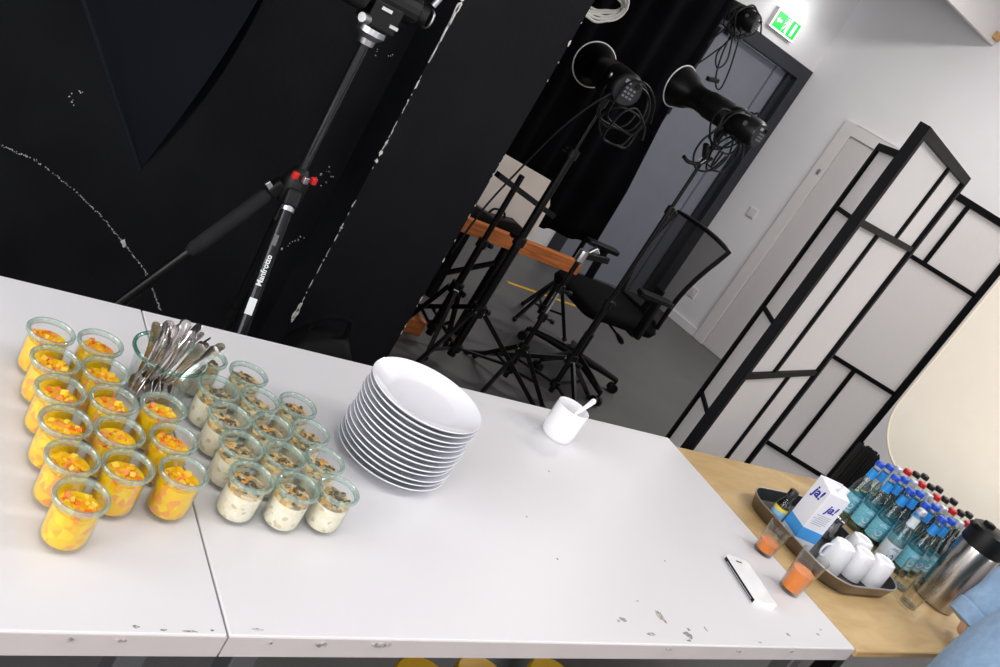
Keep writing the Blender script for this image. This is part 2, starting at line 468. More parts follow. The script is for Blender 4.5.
for (u0, u1, z0, z1) in LW + NW:
    wn += 1
    left = wn <= 2
    def P3(u, z, d): return (-2.675 + d, u, z) if left else (u, -2.675 + d, z)
    fr = MB()
    for (a, c) in (((u0, z0), (u0 + .06, z1)), ((u1 - .06, z0), (u1, z1)), ((u0, z0), (u1, z0 + .06)), ((u0, z1 - .06), (u1, z1)), (((u0 + u1) / 2 - .03, z0), ((u0 + u1) / 2 + .03, z1))):
        fr.span(P3(a[0], a[1], -.03), P3(c[0], c[1], .03))
    w = struct(fr.build('window_%d' % wn, WHTDOOR, smooth=False))
    g = MB(); g.span(P3(u0 + .03, z0 + .03, -.004), P3(u1 - .03, z1 - .03, .004)); g.build('pane', PANE, w, smooth=False)

for k, (lx, ly) in enumerate(FILL_LAMPS):  # housings for the added ceiling lamps, out of view
    t_ = thing('added_ceiling_lamp', ['added white ceiling panel lamp above the fruit jars', 'added white ceiling panel lamp above the juice glasses', 'added white ceiling panel lamp above the right end of the birch table', 'added white ceiling panel lamp above the office chair'][k], 'lamp', (lx, ly, H))
    q = MB(); q.box((0, 0, -.035), (1.25, .36, .07)); q.build('housing', WHTDOOR, t_, smooth=False, bevel=.006)
    q = MB(); q.box((0, 0, -.0705), (1.18, .30, .002)); q.build('diffuser', mat('lamp_diffuser', (245, 245, 245), .6), t_, smooth=False)

# chipped paint: bare plaster showing along the pillar corners and in a crack over the black wall
def blob(mb, c, ax, ay, rx, ry, n=7):
    vs = []
    nn = ax.cross(ay)
    for k in range(n):
        t = 2 * PI * k / n; q = random.uniform(0.55, 1.1)
        vs.append(c + ax * (rx * q * math.cos(t)) + ay * (ry * q * math.sin(t)))
    top = [v + nn * 0.0015 for v in vs]; bot = [v - nn * 0.002 for v in vs]
    fs = [tuple(range(n)), tuple(range(2 * n - 1, n - 1, -1))] + [(k, n + k, n + (k + 1) % n, (k + 1) % n) for k in range(n)]
    mb.add(top + bot, fs)
AX, AZ = Vector((1, 0, 0)), Vector((0, 0, 1))
ch = MB()
FY = 2.7195
z = 0.2
while z < 1.75:                                    # left corner of the pillar: thin broken line of chips
    hgt = random.choice([0.004, 0.007, 0.012, 0.02])
    if random.random() < 0.55:
        blob(ch, Vector((1.455 + random.uniform(-.0005, .002), FY, z)), AX, -AZ, random.uniform(.0006, .0022), hgt)
    z += hgt * random.uniform(1.2, 3.5)
for (zz, w, h_) in [(0.26, .012, .026), (0.29, .008, .024), (0.235, .006, .016), (1.44, .006, .05), (1.38, .004, .05), (1.47, .009, .022), (1.31, .003, .04), (1.19, .003, .02), (0.93, .006, .014), (0.90, .008, .008), (0.97, .004, .016), (1.50, .011, .012), (0.63, .005, .006)]:
    blob(ch, Vector((1.4565, FY, zz)), AX, -AZ, w, h_, 11)
z = 0.3
while z < 1.75:                                    # right corner of the pillar
    hgt = random.choice([0.004, 0.006, 0.012])
    if random.random() < 0.35:
        blob(ch, Vector((1.903 + random.uniform(-.001, .0), FY, z)), AX, -AZ, random.uniform(.0006, .002), hgt)
    z += hgt * random.uniform(3, 9)
for (zz, w, h_) in [(.46, .002, .016), (.64, .003, .010), (.33, .002, .006), (1.02, .003, .006), (1.55, .004, .012)]:
    blob(ch, Vector((1.9025, FY, zz)), AX, -AZ, w, h_, 9)
ch.build('exposed_plaster', PLASTER, wall_pillar, smooth=False, kind='stuff')
ch = MB()
sf = 2.9 / 3.3
crack = [(0.300, .56), (.479, .299), (.595, .286), (.75, .222), (.885, .142), (.988, .065), (1.095, -.016), (1.172, -.113), (1.217, -.174)]
crack = [(x * sf, 1.614 + (zz - 1.614) * sf) for x, zz in crack]
crack[0] = (0.30, crack[1][1] + 0.03)
for i in range(len(crack) - 1):
    (xa, za), (xb, zb) = crack[i], crack[i + 1]
    n = 34
    for k in range(n):
        if random.random() < 0.3: continue
        t = k / n
        blob(ch, Vector((xa + (xb - xa) * t + random.uniform(-.003, .003), 2.8995, za + (zb - za) * t + random.uniform(-.003, .003))), AX, -AZ, random.uniform(.0007, .0026), random.uniform(.0007, .0024))
blob(ch, Vector((.858, 2.8995, .262)), AX, -AZ, .008, .013, 9); blob(ch, Vector((.866, 2.8995, .250)), AX, -AZ, .005, .010, 9)
for (x, zz) in [(.55, .68), (.561, .66), (.572, .70), (1.40, .44), (1.412, .46), (1.385, .42), (1.43, .47), (1.37, .40), (1.39, .74), (1.405, .76), (1.41, .70), (1.425, .73), (1.38, .72), (1.36, 1.2), (1.41, 1.22)]:
    for q in range(3):
        blob(ch, Vector((x + random.uniform(-.008, .008), 2.8995, zz + random.uniform(-.012, .012))), AX, -AZ, random.uniform(.0008, .003), random.uniform(.0008, .003))
ch.build('exposed_plaster', PLASTER, wall_front, smooth=False, kind='stuff')

# far door with a dark frame, grey leaf
d1 = MB()
d1.span((DX1 - .005, CY - .03, 0), (DX1 + .11, CY + .1, DZ + .10)); d1.span((DX0 - .11, CY - .03, 0), (DX0 + .005, CY + .1, DZ + .10)); d1.span((DX0, CY - .03, DZ - .005), (DX1, CY + .1, DZ + .10))
d1.span((DX1 - .06, CY + .02, 0), (DX1 - .003, CY + .12, DZ)); 
door1 = struct(d1.build('door_1', DKDOOR, smooth=False, bevel=.004))
b = MB(); b.span((DX0, CY + .055, .005), (DX1 - .06, CY + .10, DZ - .01)); b.build('door_leaf', GREYDOOR, door1, smooth=False)
b = MB(); b.span((DX1 - .20, CY + .047, .005), (DX1 - .185, CY + .056, DZ - .01)); b.build('groove_strip', mat('groove_grey', (104, 108, 120), .5), door1, smooth=False)
b = MB(); b.cyl((DX0 + .12, CY + .06, 1.05), (DX0 + .12, CY, 1.05), .012); b.cyl((DX0 + .12, CY, 1.05), (DX0 + .24, CY, 1.05), .011); b.build('handle', ALU, door1)
# white door in the right-hand wall
d2 = MB()
def rwbox(mb, s0, s1, z0, z1, o0, o1):
    q = [RW(s0, 0, o0), RW(s1, 0, o0), RW(s1, 0, o1), RW(s0, 0, o1)]
    mb.prism([(v.x, v.y) for v in q], z0, z1)
rwbox(d2, .50, .60, 0, 2.07, -.01, .03); rwbox(d2, 1.30, 1.40, 0, 2.07, -.01, .03); rwbox(d2, .60, 1.30, 1.98, 2.07, -.01, .03)
door2 = struct(d2.build('door_2', WHTDOOR, smooth=False, bevel=.004))
b = MB(); rwbox(b, .607, 1.293, .004, 1.975, -.01, .012); b.build('door_leaf', mat('door_leaf_white', (208, 204, 204), .5), door2, smooth=False)
b = MB(); b.cyl(RW(1.22, 1.05, .01), RW(1.22, 1.05, .06), .01); b.cyl(RW(1.22, 1.05, .06), RW(1.10, 1.05, .06), .01); b.build('handle', ALU, door2)
b = MB(); rwbox(b, .55, .575, 1.62, 1.66, .03, .036); b.build('strike_plate', ALU, door2, smooth=False)
bb = MB(); rwbox(bb, 0.02, .50, 0, .07, -.005, .015); rwbox(bb, 1.40, L, 0, .07, -.005, .015)
struct(bb.build('baseboard_right', WALLW, smooth=False))

def wall_plate(name, label, cat, s, z, kind):
    t = thing(name, label, cat, RW(s, z))
    mb = MB(); q = MB(); rwbox(q, s - .042, s + .042, z - .042, z + .042, -.002, .009)
    q.v = [tuple(Vector(v) - RW(s, z)) for v in q.v]; q.build('cover_plate', WHTDOOR, t, smooth=False, bevel=.003)
    q = MB()
    if kind == 'switch': rwbox(q, s - .03, s + .03, z - .03, z + .03, .008, .014)
    else: q.cyl(RW(s, z, .006), RW(s, z, .012), .024, n=20)
    q.v = [tuple(Vector(v) - RW(s, z)) for v in q.v]
    q.build('rocker' if kind == 'switch' else 'socket_face', WHTDOOR, t, smooth=False)
    if kind != 'switch':
        for e in (-1, 1):
            q = MB(); q.cyl(RW(s + e * .0095, z, .010), RW(s + e * .0095, z, .0135), .003, n=10)
            q.v = [tuple(Vector(v) - RW(s, z)) for v in q.v]; q.build('pin_hole', BLKP, t)
wall_plate('light_switch', 'white light switch on the wall between the two doors', 'light switch', .28, 1.10, 'switch')
wall_plate('power_socket', 'white wall socket low down behind the office chair', 'socket', .245, .29, 'socket')

# white lintel board crossing the room high up, with a wooden block at the wall
b = MB(); b.span((1.8, 4.18, 2.955), (6.04, 4.215, H - .001)); trim1 = struct(b.build('trim_1', WHTDOOR, smooth=False, bevel=.002))
b = MB(); b.span((5.965, 4.155, 2.985), (6.035, 4.18, 3.035)); b.build('wooden_block', BIRCHE, trim1, smooth=False, bevel=.004)

# illuminated exit sign above the far door
EXC = Vector((5.255, CY, 2.395))
ex = thing('exit_sign', 'lit green emergency exit sign above the dark door frame', 'exit sign', EXC)
q = MB(); q.box((0, -.02, 0), (.31, .04, .150)); q.build('housing', WHTDOOR, ex, smooth=False, bevel=.006)
GREENE = mat('lit_green', (6, 200, 60), .4, emit=0.75); WHITEE = mat('lit_white', (236, 255, 242), .4, emit=0.9)
q = MB(); q.box((0, -.0415, 0), (.30, .003, .142)); q.build('light_panel', WHITEE, ex, smooth=False)
for (gx, gw) in ((-.084, .104), (-.004, .046), (.086, .100)):
    q = MB(); q.box((gx, -.0445, 0), (gw, .003, .118)); q.build('green_field', GREENE, ex, smooth=False)
XZ = frame((1, 0, 0), (0, 0, 1), (0, -.0465, 0))
man = MB()
man.prism([(-.004 + .010 * math.cos(2 * PI * k / 12), .042 + .010 * math.sin(2 * PI * k / 12)) for k in range(12)], 0, .001)
man.prism([(-.014, .028), (.008, .030), (.005, .0), (-.011, .0)], 0, .001); man.prism([(-.012, .027), (-.028, .010), (-.024, .005), (-.006, .020)], 0, .001)
man.prism([(.005, .027), (.020, .017), (.018, .010), (.003, .016)], 0, .001); man.prism([(-.011, .0), (-.003, .0), (-.012, -.022), (-.026, -.042), (-.031, -.036), (-.019, -.018)], 0, .001)
man.prism([(-.003, .0), (.005, .002), (.015, -.020), (.010, -.046), (.002, -.046), (.006, -.020)], 0, .001)
man.v = [tuple(XZ @ Vector(v)) for v in man.v]; man.build('running_figure', WHITEE, ex, smooth=False)
ar = MB(); ar.prism([(-.125, 0), (-.102, .022), (-.102, .009), (-.066, .009), (-.066, -.009), (-.102, -.009), (-.102, -.022)], 0, .001)
ar.v = [tuple(XZ @ Vector(v)) for v in ar.v]; ar.build('arrow', WHITEE, ex, smooth=False)
dr = MB(); dr.prism([(.070, -.045), (.098, -.045), (.098, .045), (.070, .045)], 0, .001); dr.v = [tuple(XZ @ Vector(v)) for v in dr.v]; dr.build('door_symbol', WHITEE, ex, smooth=False)
lamp = bpy.data.lights.new('exit_glow_fill', 'AREA'); lamp.shape = 'RECTANGLE'; lamp.size = .34; lamp.size_y = .20; lamp.energy = .9; lamp.color = (.95, 1, .96)  # added light aimed back at the wall, standing in for the sign's glow
lo = bpy.data.objects.new('exit_glow_fill', lamp); COL.objects.link(lo); lo.location = EXC + Vector((0, -.20, .10)); lo.rotation_euler = (math.radians(90), 0, 0)

# ------------------------------------------------------------------ tables
def white_table(name, label, x0, x1, y0, y1, top=TOP):
    t = thing(name, label, 'table', ((x0 + x1) / 2, (y0 + y1) / 2, 0))
    hx, hy = (x1 - x0) / 2, (y1 - y0) / 2
    b = MB(); b.span((-hx, -hy, top - .038), (hx, hy, top)); tp = b.build('tabletop', WHITE_TOP, t, smooth=False, bevel=.0025)
    # edge banding along the four sides
    for (a, c) in (((-hx, -hy - .0015, top - .0382), (hx, -hy, top - .0022)), ((-hx, hy, top - .0382), (hx, hy + .0015, top - .0022))):
        b = MB(); b.span(a, c); b.build('edge_band', EDGE, t, smooth=False)
    for sx in (-1, 1):
        for sy in (-1, 1):
            b = MB(); b.span((sx * (hx - .08) - .02, sy * (hy - .07) - .02, 0), (sx * (hx - .08) + .02, sy * (hy - .07) + .02, top - .038)); b.build('leg', GREYTUBE, t, smooth=False, bevel=.003)
    b = MB()
    for sy in (-1, 1): b.span((-hx + .06, sy * (hy - .07) - .015, top - .08), (hx - .06, sy * (hy - .07) + .015, top - .0385))
    for sx in (-1, 1): b.span((sx * (hx - .08) - .015, -hy + .07, top - .08), (sx * (hx - .08) + .015, hy - .07, top - .0385))
    b.build('under_frame', GREYTUBE, t, smooth=False)
    return t
TA = white_table('buffet_table', 'white table carrying the jars of fruit salad', -1.045, 0.5545, 0.789, 1.597)
TB = white_table('buffet_table', 'long white table carrying plates, mug and phone', 0.5575, 2.168, 0.789, 1.596)
def marks(parent, spec, top, material):
    mb = MB(); org = parent.location
    for (x, y, rx, ry) in spec:
        c = Vector((x - org.x, y - org.y, top)); n = 9; ph = random.random() * PI
        vs = []
        for k in range(n):
            a = 2 * PI * k / n; q = random.uniform(.5, 1.15)
            vx, vy = rx * q * math.cos(a), ry * q * math.sin(a)
            vs.append(c + Vector((vx, vy, 0)))
        mb.add([v + Vector((0, 0, .0003)) for v in vs] + [v - Vector((0, 0, .0002)) for v in vs], [tuple(range(n)), tuple(range(2 * n - 1, n - 1, -1))] + [(k, n + k, n + (k + 1) % n, (k + 1) % n) for k in range(n)])
    return mb.build('scuff_marks', material, parent, smooth=False, kind='stuff')
def band_marks(parent, spec, material):
    mb = MB(); org = parent.location
    for (x, zz, rx, rz_) in spec:
        blob(mb, Vector((x - org.x, 0.7874 - org.y, zz)), AX, -AZ, rx, rz_)
    mb.build('edge_scuffs', material, parent, smooth=False, kind='stuff')
marks(TB, [(1.36, .845, .006, .004), (1.374, .85, .012, .006), (1.43, .815, .02, .005), (1.50, .86, .010, .018), (1.46, .90, .005, .003), (1.62, .835, .004, .005), (1.92, .825, .008, .006), (1.78, .80, .006, .003), (2.05, .83, .010, .004), (2.08, .845, .006, .003), (1.3, 1.0, .003, .003), (.60, .80, .010, .004)], TOP, SCUFF)
marks(TB, [(1.545, .815, .012, .014), (1.56, .83, .005, .004), (1.535, .80, .008, .004), (1.378, .845, .006, .004), (1.29, 1.12, .003, .002), (1.47, 1.3, .002, .004), (1.62, .83, .002, .004), (1.66, 1.03, .002, .003)], TOP + .0002, SCUFFD)
marks(TA, [(.435, .800, .006, .004), (.47, .7955, .005, .002), (.505, .7945, .012, .0015), (.535, .797, .003, .002)], TOP, SCUFFD)
band_marks(TB, [(.70, .729, .016, .006), (.80, .728, .02, .006), (.81, .732, .012, .003), (.62, .73, .004, .003), (1.47, .73, .01, .003), (1.70, .728, .012, .004), (1.9, .73, .01, .003)], SCUFF)
band_marks(TA, [(.36, .73, .006, .004), (.42, .73, .01, .003)], SCUFF)

WT = 0.7385
WX0, WX1, WY0, WY1 = 2.1715, 3.78, .782, 1.557
t = thing('birch_table', 'birch wood table holding the drinks beside the white table', 'table', ((WX0 + WX1) / 2, (WY0 + WY1) / 2, 0))
hx, hy = (WX1 - WX0) / 2, (WY1 - WY0) / 2
b = MB(); b.span((-hx, -hy, WT - .018), (hx, hy, WT)); b.build('tabletop', BIRCH, t, smooth=False, bevel=.002)
b = MB(); b.span((-hx, -hy - .0015, WT - .0178), (hx, -hy, WT - .002)); b.build('edge_band', BIRCHE, t, smooth=False)
for sx in (-1, 1):
    for sy in (-1, 1):
        b = MB(); b.span((sx * (hx - .07) - .02, sy * (hy - .06) - .02, 0), (sx * (hx - .07) + .02, sy * (hy - .06) + .02, WT - .018)); b.build('leg', BLKM, t, smooth=False)

# ------------------------------------------------------------------ jars
def cubes(mb, n, rmax, z0, z1, s0, s1, rnd):
    for _ in range(n):
        r = rmax * math.sqrt(rnd.random()); a = rnd.random() * 2 * PI
        M = Matrix.Rotation(rnd.random() * PI, 3, 'Z') @ Matrix.Rotation(rnd.uniform(-.6, .6), 3, 'X') @ Matrix.Rotation(rnd.uniform(-.6, .6), 3, 'Y')
        s = rnd.uniform(s0, s1)
        mb.box((r * math.cos(a), r * math.sin(a), rnd.uniform(z0, z1)), (s, s * rnd.uniform(.7, 1.2), s * rnd.uniform(.6, 1)), M)
JH = .080
def jar_shell(t, scale=1.0):
    b = MB()
    b.lathe([(0, .0012), (.022, .0012), (.0285, .004), (.0312, .010), (.0318, .022), (.0316, .045), (.0308, .060), (.0302, .066), (.0312, .0705), (.0318, .072),
             (.0300, .072), (.0286, .066), (.0290, .060), (.0298, .045), (.0300, .022), (.0292, .011), (.026, .0065), (0, .006)], 28)
    b.build('glass_body', GLASSJ, t)
    b = MB(); b.lathe([(.0300, .0715), (.0345, .0708), (.0365, .0735), (.0366, .0785), (.0352, .0802), (.0326, .0800), (.0314, .0775), (.0298, .0770)], 32, closed=True)
    b.build('rim', GLASSR, t)
def fruit_jar(seed):
    rnd = random.Random(seed)
    t = thing('fruit_jar', 'x', 'jar')
    jar_shell(t)
    b = MB(); b.lathe([(0, .007), (.0255, .0075), (.0286, .0115), (.0294, .022), (.0294, .044), (.0287, .0595), (.0284, .0605), (0, .0615)], 26)
    b.build('fruit_salad', FRUIT, t)
    for k, m_ in enumerate(PIECE):
        b = MB(); cubes(b, (9, 7, 6)[k], .0245, .0590, .0640, .005, .009, rnd); b.build('fruit_cubes', m_, t, smooth=False, kind='stuff')
    return t
def cream_jar(seed):
    rnd = random.Random(seed)
    t = thing('cream_jar', 'x', 'jar')
    jar_shell(t)
    b = MB(); b.lathe([(0, .007), (.0255, .0075), (.0286, .0115), (.0294, .022), (.0294, .044), (.0290, .0535), (0, .0545)], 26); b.build('cream', CREAMP, t)
    b = MB(); b.lathe([(0, .0535), (.0290, .0537), (.0289, .0550), (.0284, .0595), (.020, .0610), (0, .0612)], 26); b.build('caramel_layer', TOPNUT, t)
    for k, m_ in enumerate(SEED):
        b = MB()
        for _ in range((13, 6, 9)[k]):
            r = .024 * math.sqrt(rnd.random()); a = rnd.random() * 2 * PI
            M = Matrix.Rotation(rnd.random() * PI, 3, 'Z') @ Matrix.Rotation(rnd.uniform(-.5, .5), 3, 'X')
            b.ball((r * math.cos(a), r * math.sin(a), rnd.uniform(.0605, .0640)), (rnd.uniform(.004, .0075), .003, .0022), 7, 5, M)
        b.build('seeds', m_, t, kind='stuff')
    return t
fj = [fruit_jar(s) for s in (1, 2, 3)]
cj = [cream_jar(s) for s in (11, 12, 13)]
used = set()
def place(protos, k, loc, rz, label, group):
    p_ = protos[k % 3]
    if id(p_) in used: return dup(p_, loc, rz, label, group)
    used.add(id(p_)); p_.location = loc; p_.rotation_euler = (0, 0, rz); p_['label'] = label; p_['group'] = group; return p_
FC = [('outer row away from spoons', [(.346, 1.318), (.347, 1.241), (.349, 1.166), (.350, 1.091), (.353, 1.016), (.358, .940)]),
      ('middle row', [(.421, 1.316), (.420, 1.238), (.424, 1.164), (.424, 1.088), (.426, 1.013)]),
      ('row before the spoon jar', [(.501, 1.170), (.504, 1.092), (.506, 1.017)])]
k = 0
for row, ps in FC:
    for j, (x, y) in enumerate(ps):
        o_ = ORD[j] + ' from the black wall' if j < len(ps) - 1 else 'last from the black wall'
        place(fj, k, (x, y, TOP), random.random() * 6.28, 'fruit salad jar, %s, %s' % (row, o_), 'jars of fruit salad'); k += 1
CC = [('row next to the fruit salad', [(.608, 1.346), (.609, 1.253), (.612, 1.178), (.615, 1.103), (.614, 1.027)]),
      ('middle row', [(.680, 1.318), (.683, 1.243), (.686, 1.168), (.688, 1.093), (.689, 1.018)]),
      ('row next to the plates', [(.758, 1.248), (.760, 1.172), (.764, 1.098), (.765, 1.024)])]
for row, ps in CC:
    for j, (x, y) in enumerate(ps):
        o_ = ORD[j] + ' from the black wall' if j < len(ps) - 1 else 'last from the black wall'
        place(cj, k, (x, y, TOP), random.random() * 6.28, 'cream dessert jar, %s, %s' % (row, o_), 'jars of cream dessert'); k += 1

# spoon jar and spoons
SJ = Vector((.526, 1.296, TOP))
t = thing('spoon_jar', 'large green-rimmed glass jar holding the teaspoons', 'jar', SJ)
b = MB()
b.lathe([(0, .001), (.040, .001), (.046, .006), (.050, .030), (.053, .065), (.056, .088), (.060, .094), (.0575, .094), (.0540, .088), (.0510, .065), (.048, .030), (.044, .009), (.038, .006), (0, .006)], 32)
b.build('glass_body', GLASSJ, t)
b = MB(); b.torus((0, 0, .0965), .0605, .0034, 40, 10); b.build('rim', GLASSG, t)
def spoon_mesh():
    """teaspoon standing on the tip of its bowl: bowl at z=0, handle upward, face towards -y"""
    st = [(0.0, .004, .002), (.004, .010, .000), (.012, .0145, -.004), (.022, .0155, -.006), (.032, .0125, -.004), (.040, .006, .0), (.047, .0036, .002), (.070, .0034, .000), (.100, .0052, -.002), (.128, .0082, .0), (.144, .0094, .003), (.149, .0075, .004), (.152, .003, .004)]
    vs = []; fs = []
    for zz, w, d in st:
        dish = .0035 if zz < .04 and zz > .003 else -.0003
        for sgn, off in ((1, 0), (-1, .0013)):
            row = [(-w, d - 0, zz), (-w * .5, d + dish * .8, zz), (0, d + dish, zz), (w * .5, d + dish * .8, zz), (w, d, zz)]
            vs += [(x, y + off, z_) for x, y, z_ in row]
    n = len(st)
    for i in range(n - 1):
        a = i * 10; c = a + 10
        for q in range(4):
            fs.append((a + q, a + q + 1, c + q + 1, c + q)); fs.append((a + 5 + q + 1, a + 5 + q, c + 5 + q, c + 5 + q + 1))
        fs.append((a, c, c + 5, a + 5)); fs.append((a + 4, a + 9, c + 9, c + 4))
    fs.append(tuple(range(5)) + tuple(range(9, 4, -1))); e = (n - 1) * 10; fs.append(tuple(reversed(range(e, e + 5))) + tuple(range(e + 5, e + 10)))
    mb = MB(); mb.add(vs, fs); return mb
sp0 = spoon_mesh().build('teaspoon', SPOONM, None, angle=60)
rs = random.Random(5)
NS = 22
for k in range(NS):
    o = sp0 if k == 0 else sp0.copy()
    if k: COL.objects.link(o)
    r_ = math.sqrt((k + .5) / NS); a = k * 2.39996
    ux, uy = r_ * math.cos(a), r_ * math.sin(a)
    base = Vector((ux * .023 - .012, uy * .023 - .004, .0085 + rs.random() * .004))
    top = Vector((ux * .052 + .010, uy * .036 + .002, .105))
    d = (top - base).normalized()
    q = d.to_track_quat('Z', 'Y').to_matrix() @ Matrix.Rotation(a + rs.uniform(-.5, .5) + PI / 2, 3, 'Z')
    o.matrix_world = Matrix.Translation(SJ + base) @ q.to_4x4() @ Matrix.Diagonal((1, 1, rs.uniform(.84, .98), 1))
    tag(o, 'steel teaspoon standing handle up in the glass jar', 'spoon', 'teaspoons in the glass jar')

# ------------------------------------------------------------------ plates
PC = (.990, 1.238); NP = 13; STEP = .0118
b = MB()
prof_o = [(0, .001), (.062, .001), (.066, 0), (.070, .001), (.075, .0035), (.100, .0105), (.1150, .0185), (.1205, .0225), (.1214, .0240), (.1208, .0252), (.1190, .0245), (.112, .0205), (.098, .0145), (.078, .0075), (.070, .0062), (0, .006)]
b.lathe([(r_ * .965, z_) for r_, z_ in prof_o], 56)
pl0 = b.build('plate', PORCP, None, angle=50)
pr = random.Random(3)
for k in range(NP):
    o = pl0 if k == 0 else pl0.copy()
    if k: COL.objects.link(o)
    i_top = NP - 1 - k
    dx = pr.uniform(-.0022, .0022); dy = pr.uniform(-.0022, .0022)
    o.location = (PC[0] + dx, PC[1] + dy, TOP + k * STEP)
    lab = 'white porcelain plate on top of the stack' if i_top == 0 else ('white porcelain plate at the bottom of the stack' if k == 0 else 'white porcelain plate, %s from the top of the stack' % ORD[i_top])
    tag(o, lab, 'plate', 'stack of white plates')

# ------------------------------------------------------------------ sugar mug with spoon, speck, phone
t = thing('mug', 'white mug with a spoon at the back edge of the table', 'mug', (1.600, 1.466, TOP))
b = MB(); b.lathe([(0, .002), (.034, .002), (.037, .0), (.040, .002), (.0435, .010), (.0450, .030), (.0450, .082), (.0442, .092), (.0432, .0925), (.0418, .0915), (.0414, .082), (.0414, .03), (.039, .011), (.033, .007), (0, .007)], 36); b.build('cup_body', PORC, t)
b = MB(); b.lathe([(0, .045), (.0412, .045), (.0412, .043), (0, .043)], 28); b.build('sugar', mat('sugar', (235, 235, 238), .9, bump=.3, bscale=400), t)
b = spoon_mesh(); Mx = Matrix.Translation((-.006, .012, .028)) @ Matrix.Rotation(.62, 4, Vector((.25, 1, 0)).normalized()) @ Matrix.Rotation(1.2, 4, 'Z') @ Matrix.Scale(.62, 4)
b = spoon_mesh(); b.xf(Matrix.Scale(.78, 4)); o = b.build('teaspoon', mat('white_spoon', (225, 226, 232), .25, .3), None, angle=60)
d = Vector((.030, -.012, .075)).normalized()
o.matrix_world = Matrix.Translation(Vector((1.600 - .006, 1.466 + .004, TOP + .0455 - .020))) @ (d.to_track_quat('Z', 'Y').to_matrix() @ Matrix.Rotation(.8, 3, 'Z')).to_4x4()
tag(o, 'pale teaspoon sticking out of the white mug', 'spoon')
b = MB(); b.lathe([(0, 0), (.010, 0), (.013, .003), (.010, .008), (.004, .012), (0, .012)], 14); o = b.build('crumpled_wrapper', mat('paper_scrap', (232, 230, 230), .8, bump=.6, bscale=120), None)
o.location = (1.243, 1.560, TOP); tag(o, 'tiny white paper scrap behind the plate stack', 'wrapper')

def rrect(w, h, r, n=5):
    pts = []
    for (cx, cy, a0) in ((w / 2 - r, h / 2 - r, 0), (-w / 2 + r, h / 2 - r, PI / 2), (-w / 2 + r, -h / 2 + r, PI), (w / 2 - r, -h / 2 + r, 1.5 * PI)):
        for k in range(n + 1):
            a = a0 + PI / 2 * k / n; pts.append((cx + r * math.cos(a), cy + r * math.sin(a)))
    return pts
t = thing('phone', 'white mobile phone with black sides lying on the table', 'phone', (1.932, .982, TOP), math.radians(-14))
b = MB(); b.prism(rrect(.074, .158, .010), .001, .0095); b.build('side_frame', PHONEW, t, smooth=True)
b = MB(); b.prism(rrect(.0735, .1575, .010), 0, .0012); b.build('back_cover', PHONEW, t)
b = MB(); b.prism(rrect(.0752, .159, .0105), .0095, .0125); b.build('front_cover', PHONEW, t, bevel=.0008)
b = MB(); b.box((-.0372, -.002, .0052), (.0012, .146, .0086)); b.build('black_side', BLKP, t, smooth=False)
b = MB(); b.box((-.0379, -.004, .0040), (.0006, .125, .0022)); b.build('trim_line', CHROME, t, smooth=False)
b = MB(); b.prism(rrect(.020, .005, .0024), .0124, .0129); b.v = [(x - .004, y + .060, z_) for x, y, z_ in b.v]; b.build('camera_slot', BLKP, t, smooth=False)
b = MB(); b.cyl((0, -.070, .0124), (0, -.070, .0127), .005, n=16); b.build('button', mat('pale_button', (222, 222, 226), .3), t)

# ------------------------------------------------------------------ juice glasses, empty tumblers
def tumbler(name, label, loc, rb, rt, h, level, group=None):
    t = thing(name, label, 'glass', loc, 0, group)
    b = MB(); w = .0018
    b.lathe([(0, 0), (rb - .002, 0), (rb, .002), (rb + (rt - rb) * .5, h * .5), (rt, h), (rt - w, h), (rb + (rt - rb) * .5 - w, h * .5), (rb - w, .009), (0, .008)], 28); b.build('glass_wall', GLASST, t)
    b = MB(); b.lathe([(0, .0005), (rb - .002, .0005), (rb - .001, .008), (0, .0082)], 24); b.build('thick_base', GLASST, t)
    if level:
        rl = rb + (rt - rb) * level / h - w - .0006
        b = MB(); b.lathe([(0, .0095), (rb - w - .0006, .0095), (rl, level), (0, level)], 26); b.build('juice', JUICE, t)
    return t
tumbler('juice_glass', 'small glass with a little orange juice left beside the tray', (2.130, 1.109, TOP), .027, .034, .088, .036)
tumbler('juice_glass', 'tall glass half filled with orange juice beside the phone', (2.092, .972, TOP), .028, .038, .118, .066)
tumbler('tumbler', 'empty clear tumbler standing in front of the steel thermos', (2.700, .958, WT), .025, .032, .095, 0)
tumbler('tumbler', 'empty clear tumbler between thermos and white-labelled bottle', (2.755, 1.030, WT), .024, .031, .092, 0)
b = MB(); b.tube([(2.51, .975, WT + .047), (2.655, .905, WT + .003)], .0022, 8); o = b.build('stirrer', GLASST, None); tag(o, 'clear thin stirrer leaning on the corner of the tray', 'stirrer')

# ------------------------------------------------------------------ tray with carton, cups, creamer
TRC = Vector((2.462, 1.160, WT))
t = thing('tray', 'deep steel serving tray with rounded corners and dark inside', 'tray', TRC)
def tray_rings(outer):
    b = MB(); n = 6
    lv = [(.338, .355, .075, .0), (.356, .373, .085, .006), (.370, .388, .090, .030), (.376, .394, .092, .042)] if outer else [(.374, .392, .0915, .042), (.364, .382, .088, .030), (.350, .367, .083, .008), (.335, .352, .073, .0035)]
    rows = [rrect(w, h, r, n) for w, h, r, z_ in lv]; m_ = len(rows[0])
    vs = [(x, y, lv[i][3]) for i, row in enumerate(rows) for x, y in row]; fs = []
    for i in range(3):
        for k in range(m_):
            k2 = (k + 1) % m_; fs.append((i * m_ + k, i * m_ + k2, (i + 1) * m_ + k2, (i + 1) * m_ + k))
    fs.append(tuple(range(m_)) if outer else tuple(range(3 * m_, 4 * m_)))
    b.add(vs, fs); return b
tray_rings(True).build('outer_shell', TRAYM, t)
tray_rings(False).build('inner_lining', TRAYI, t)
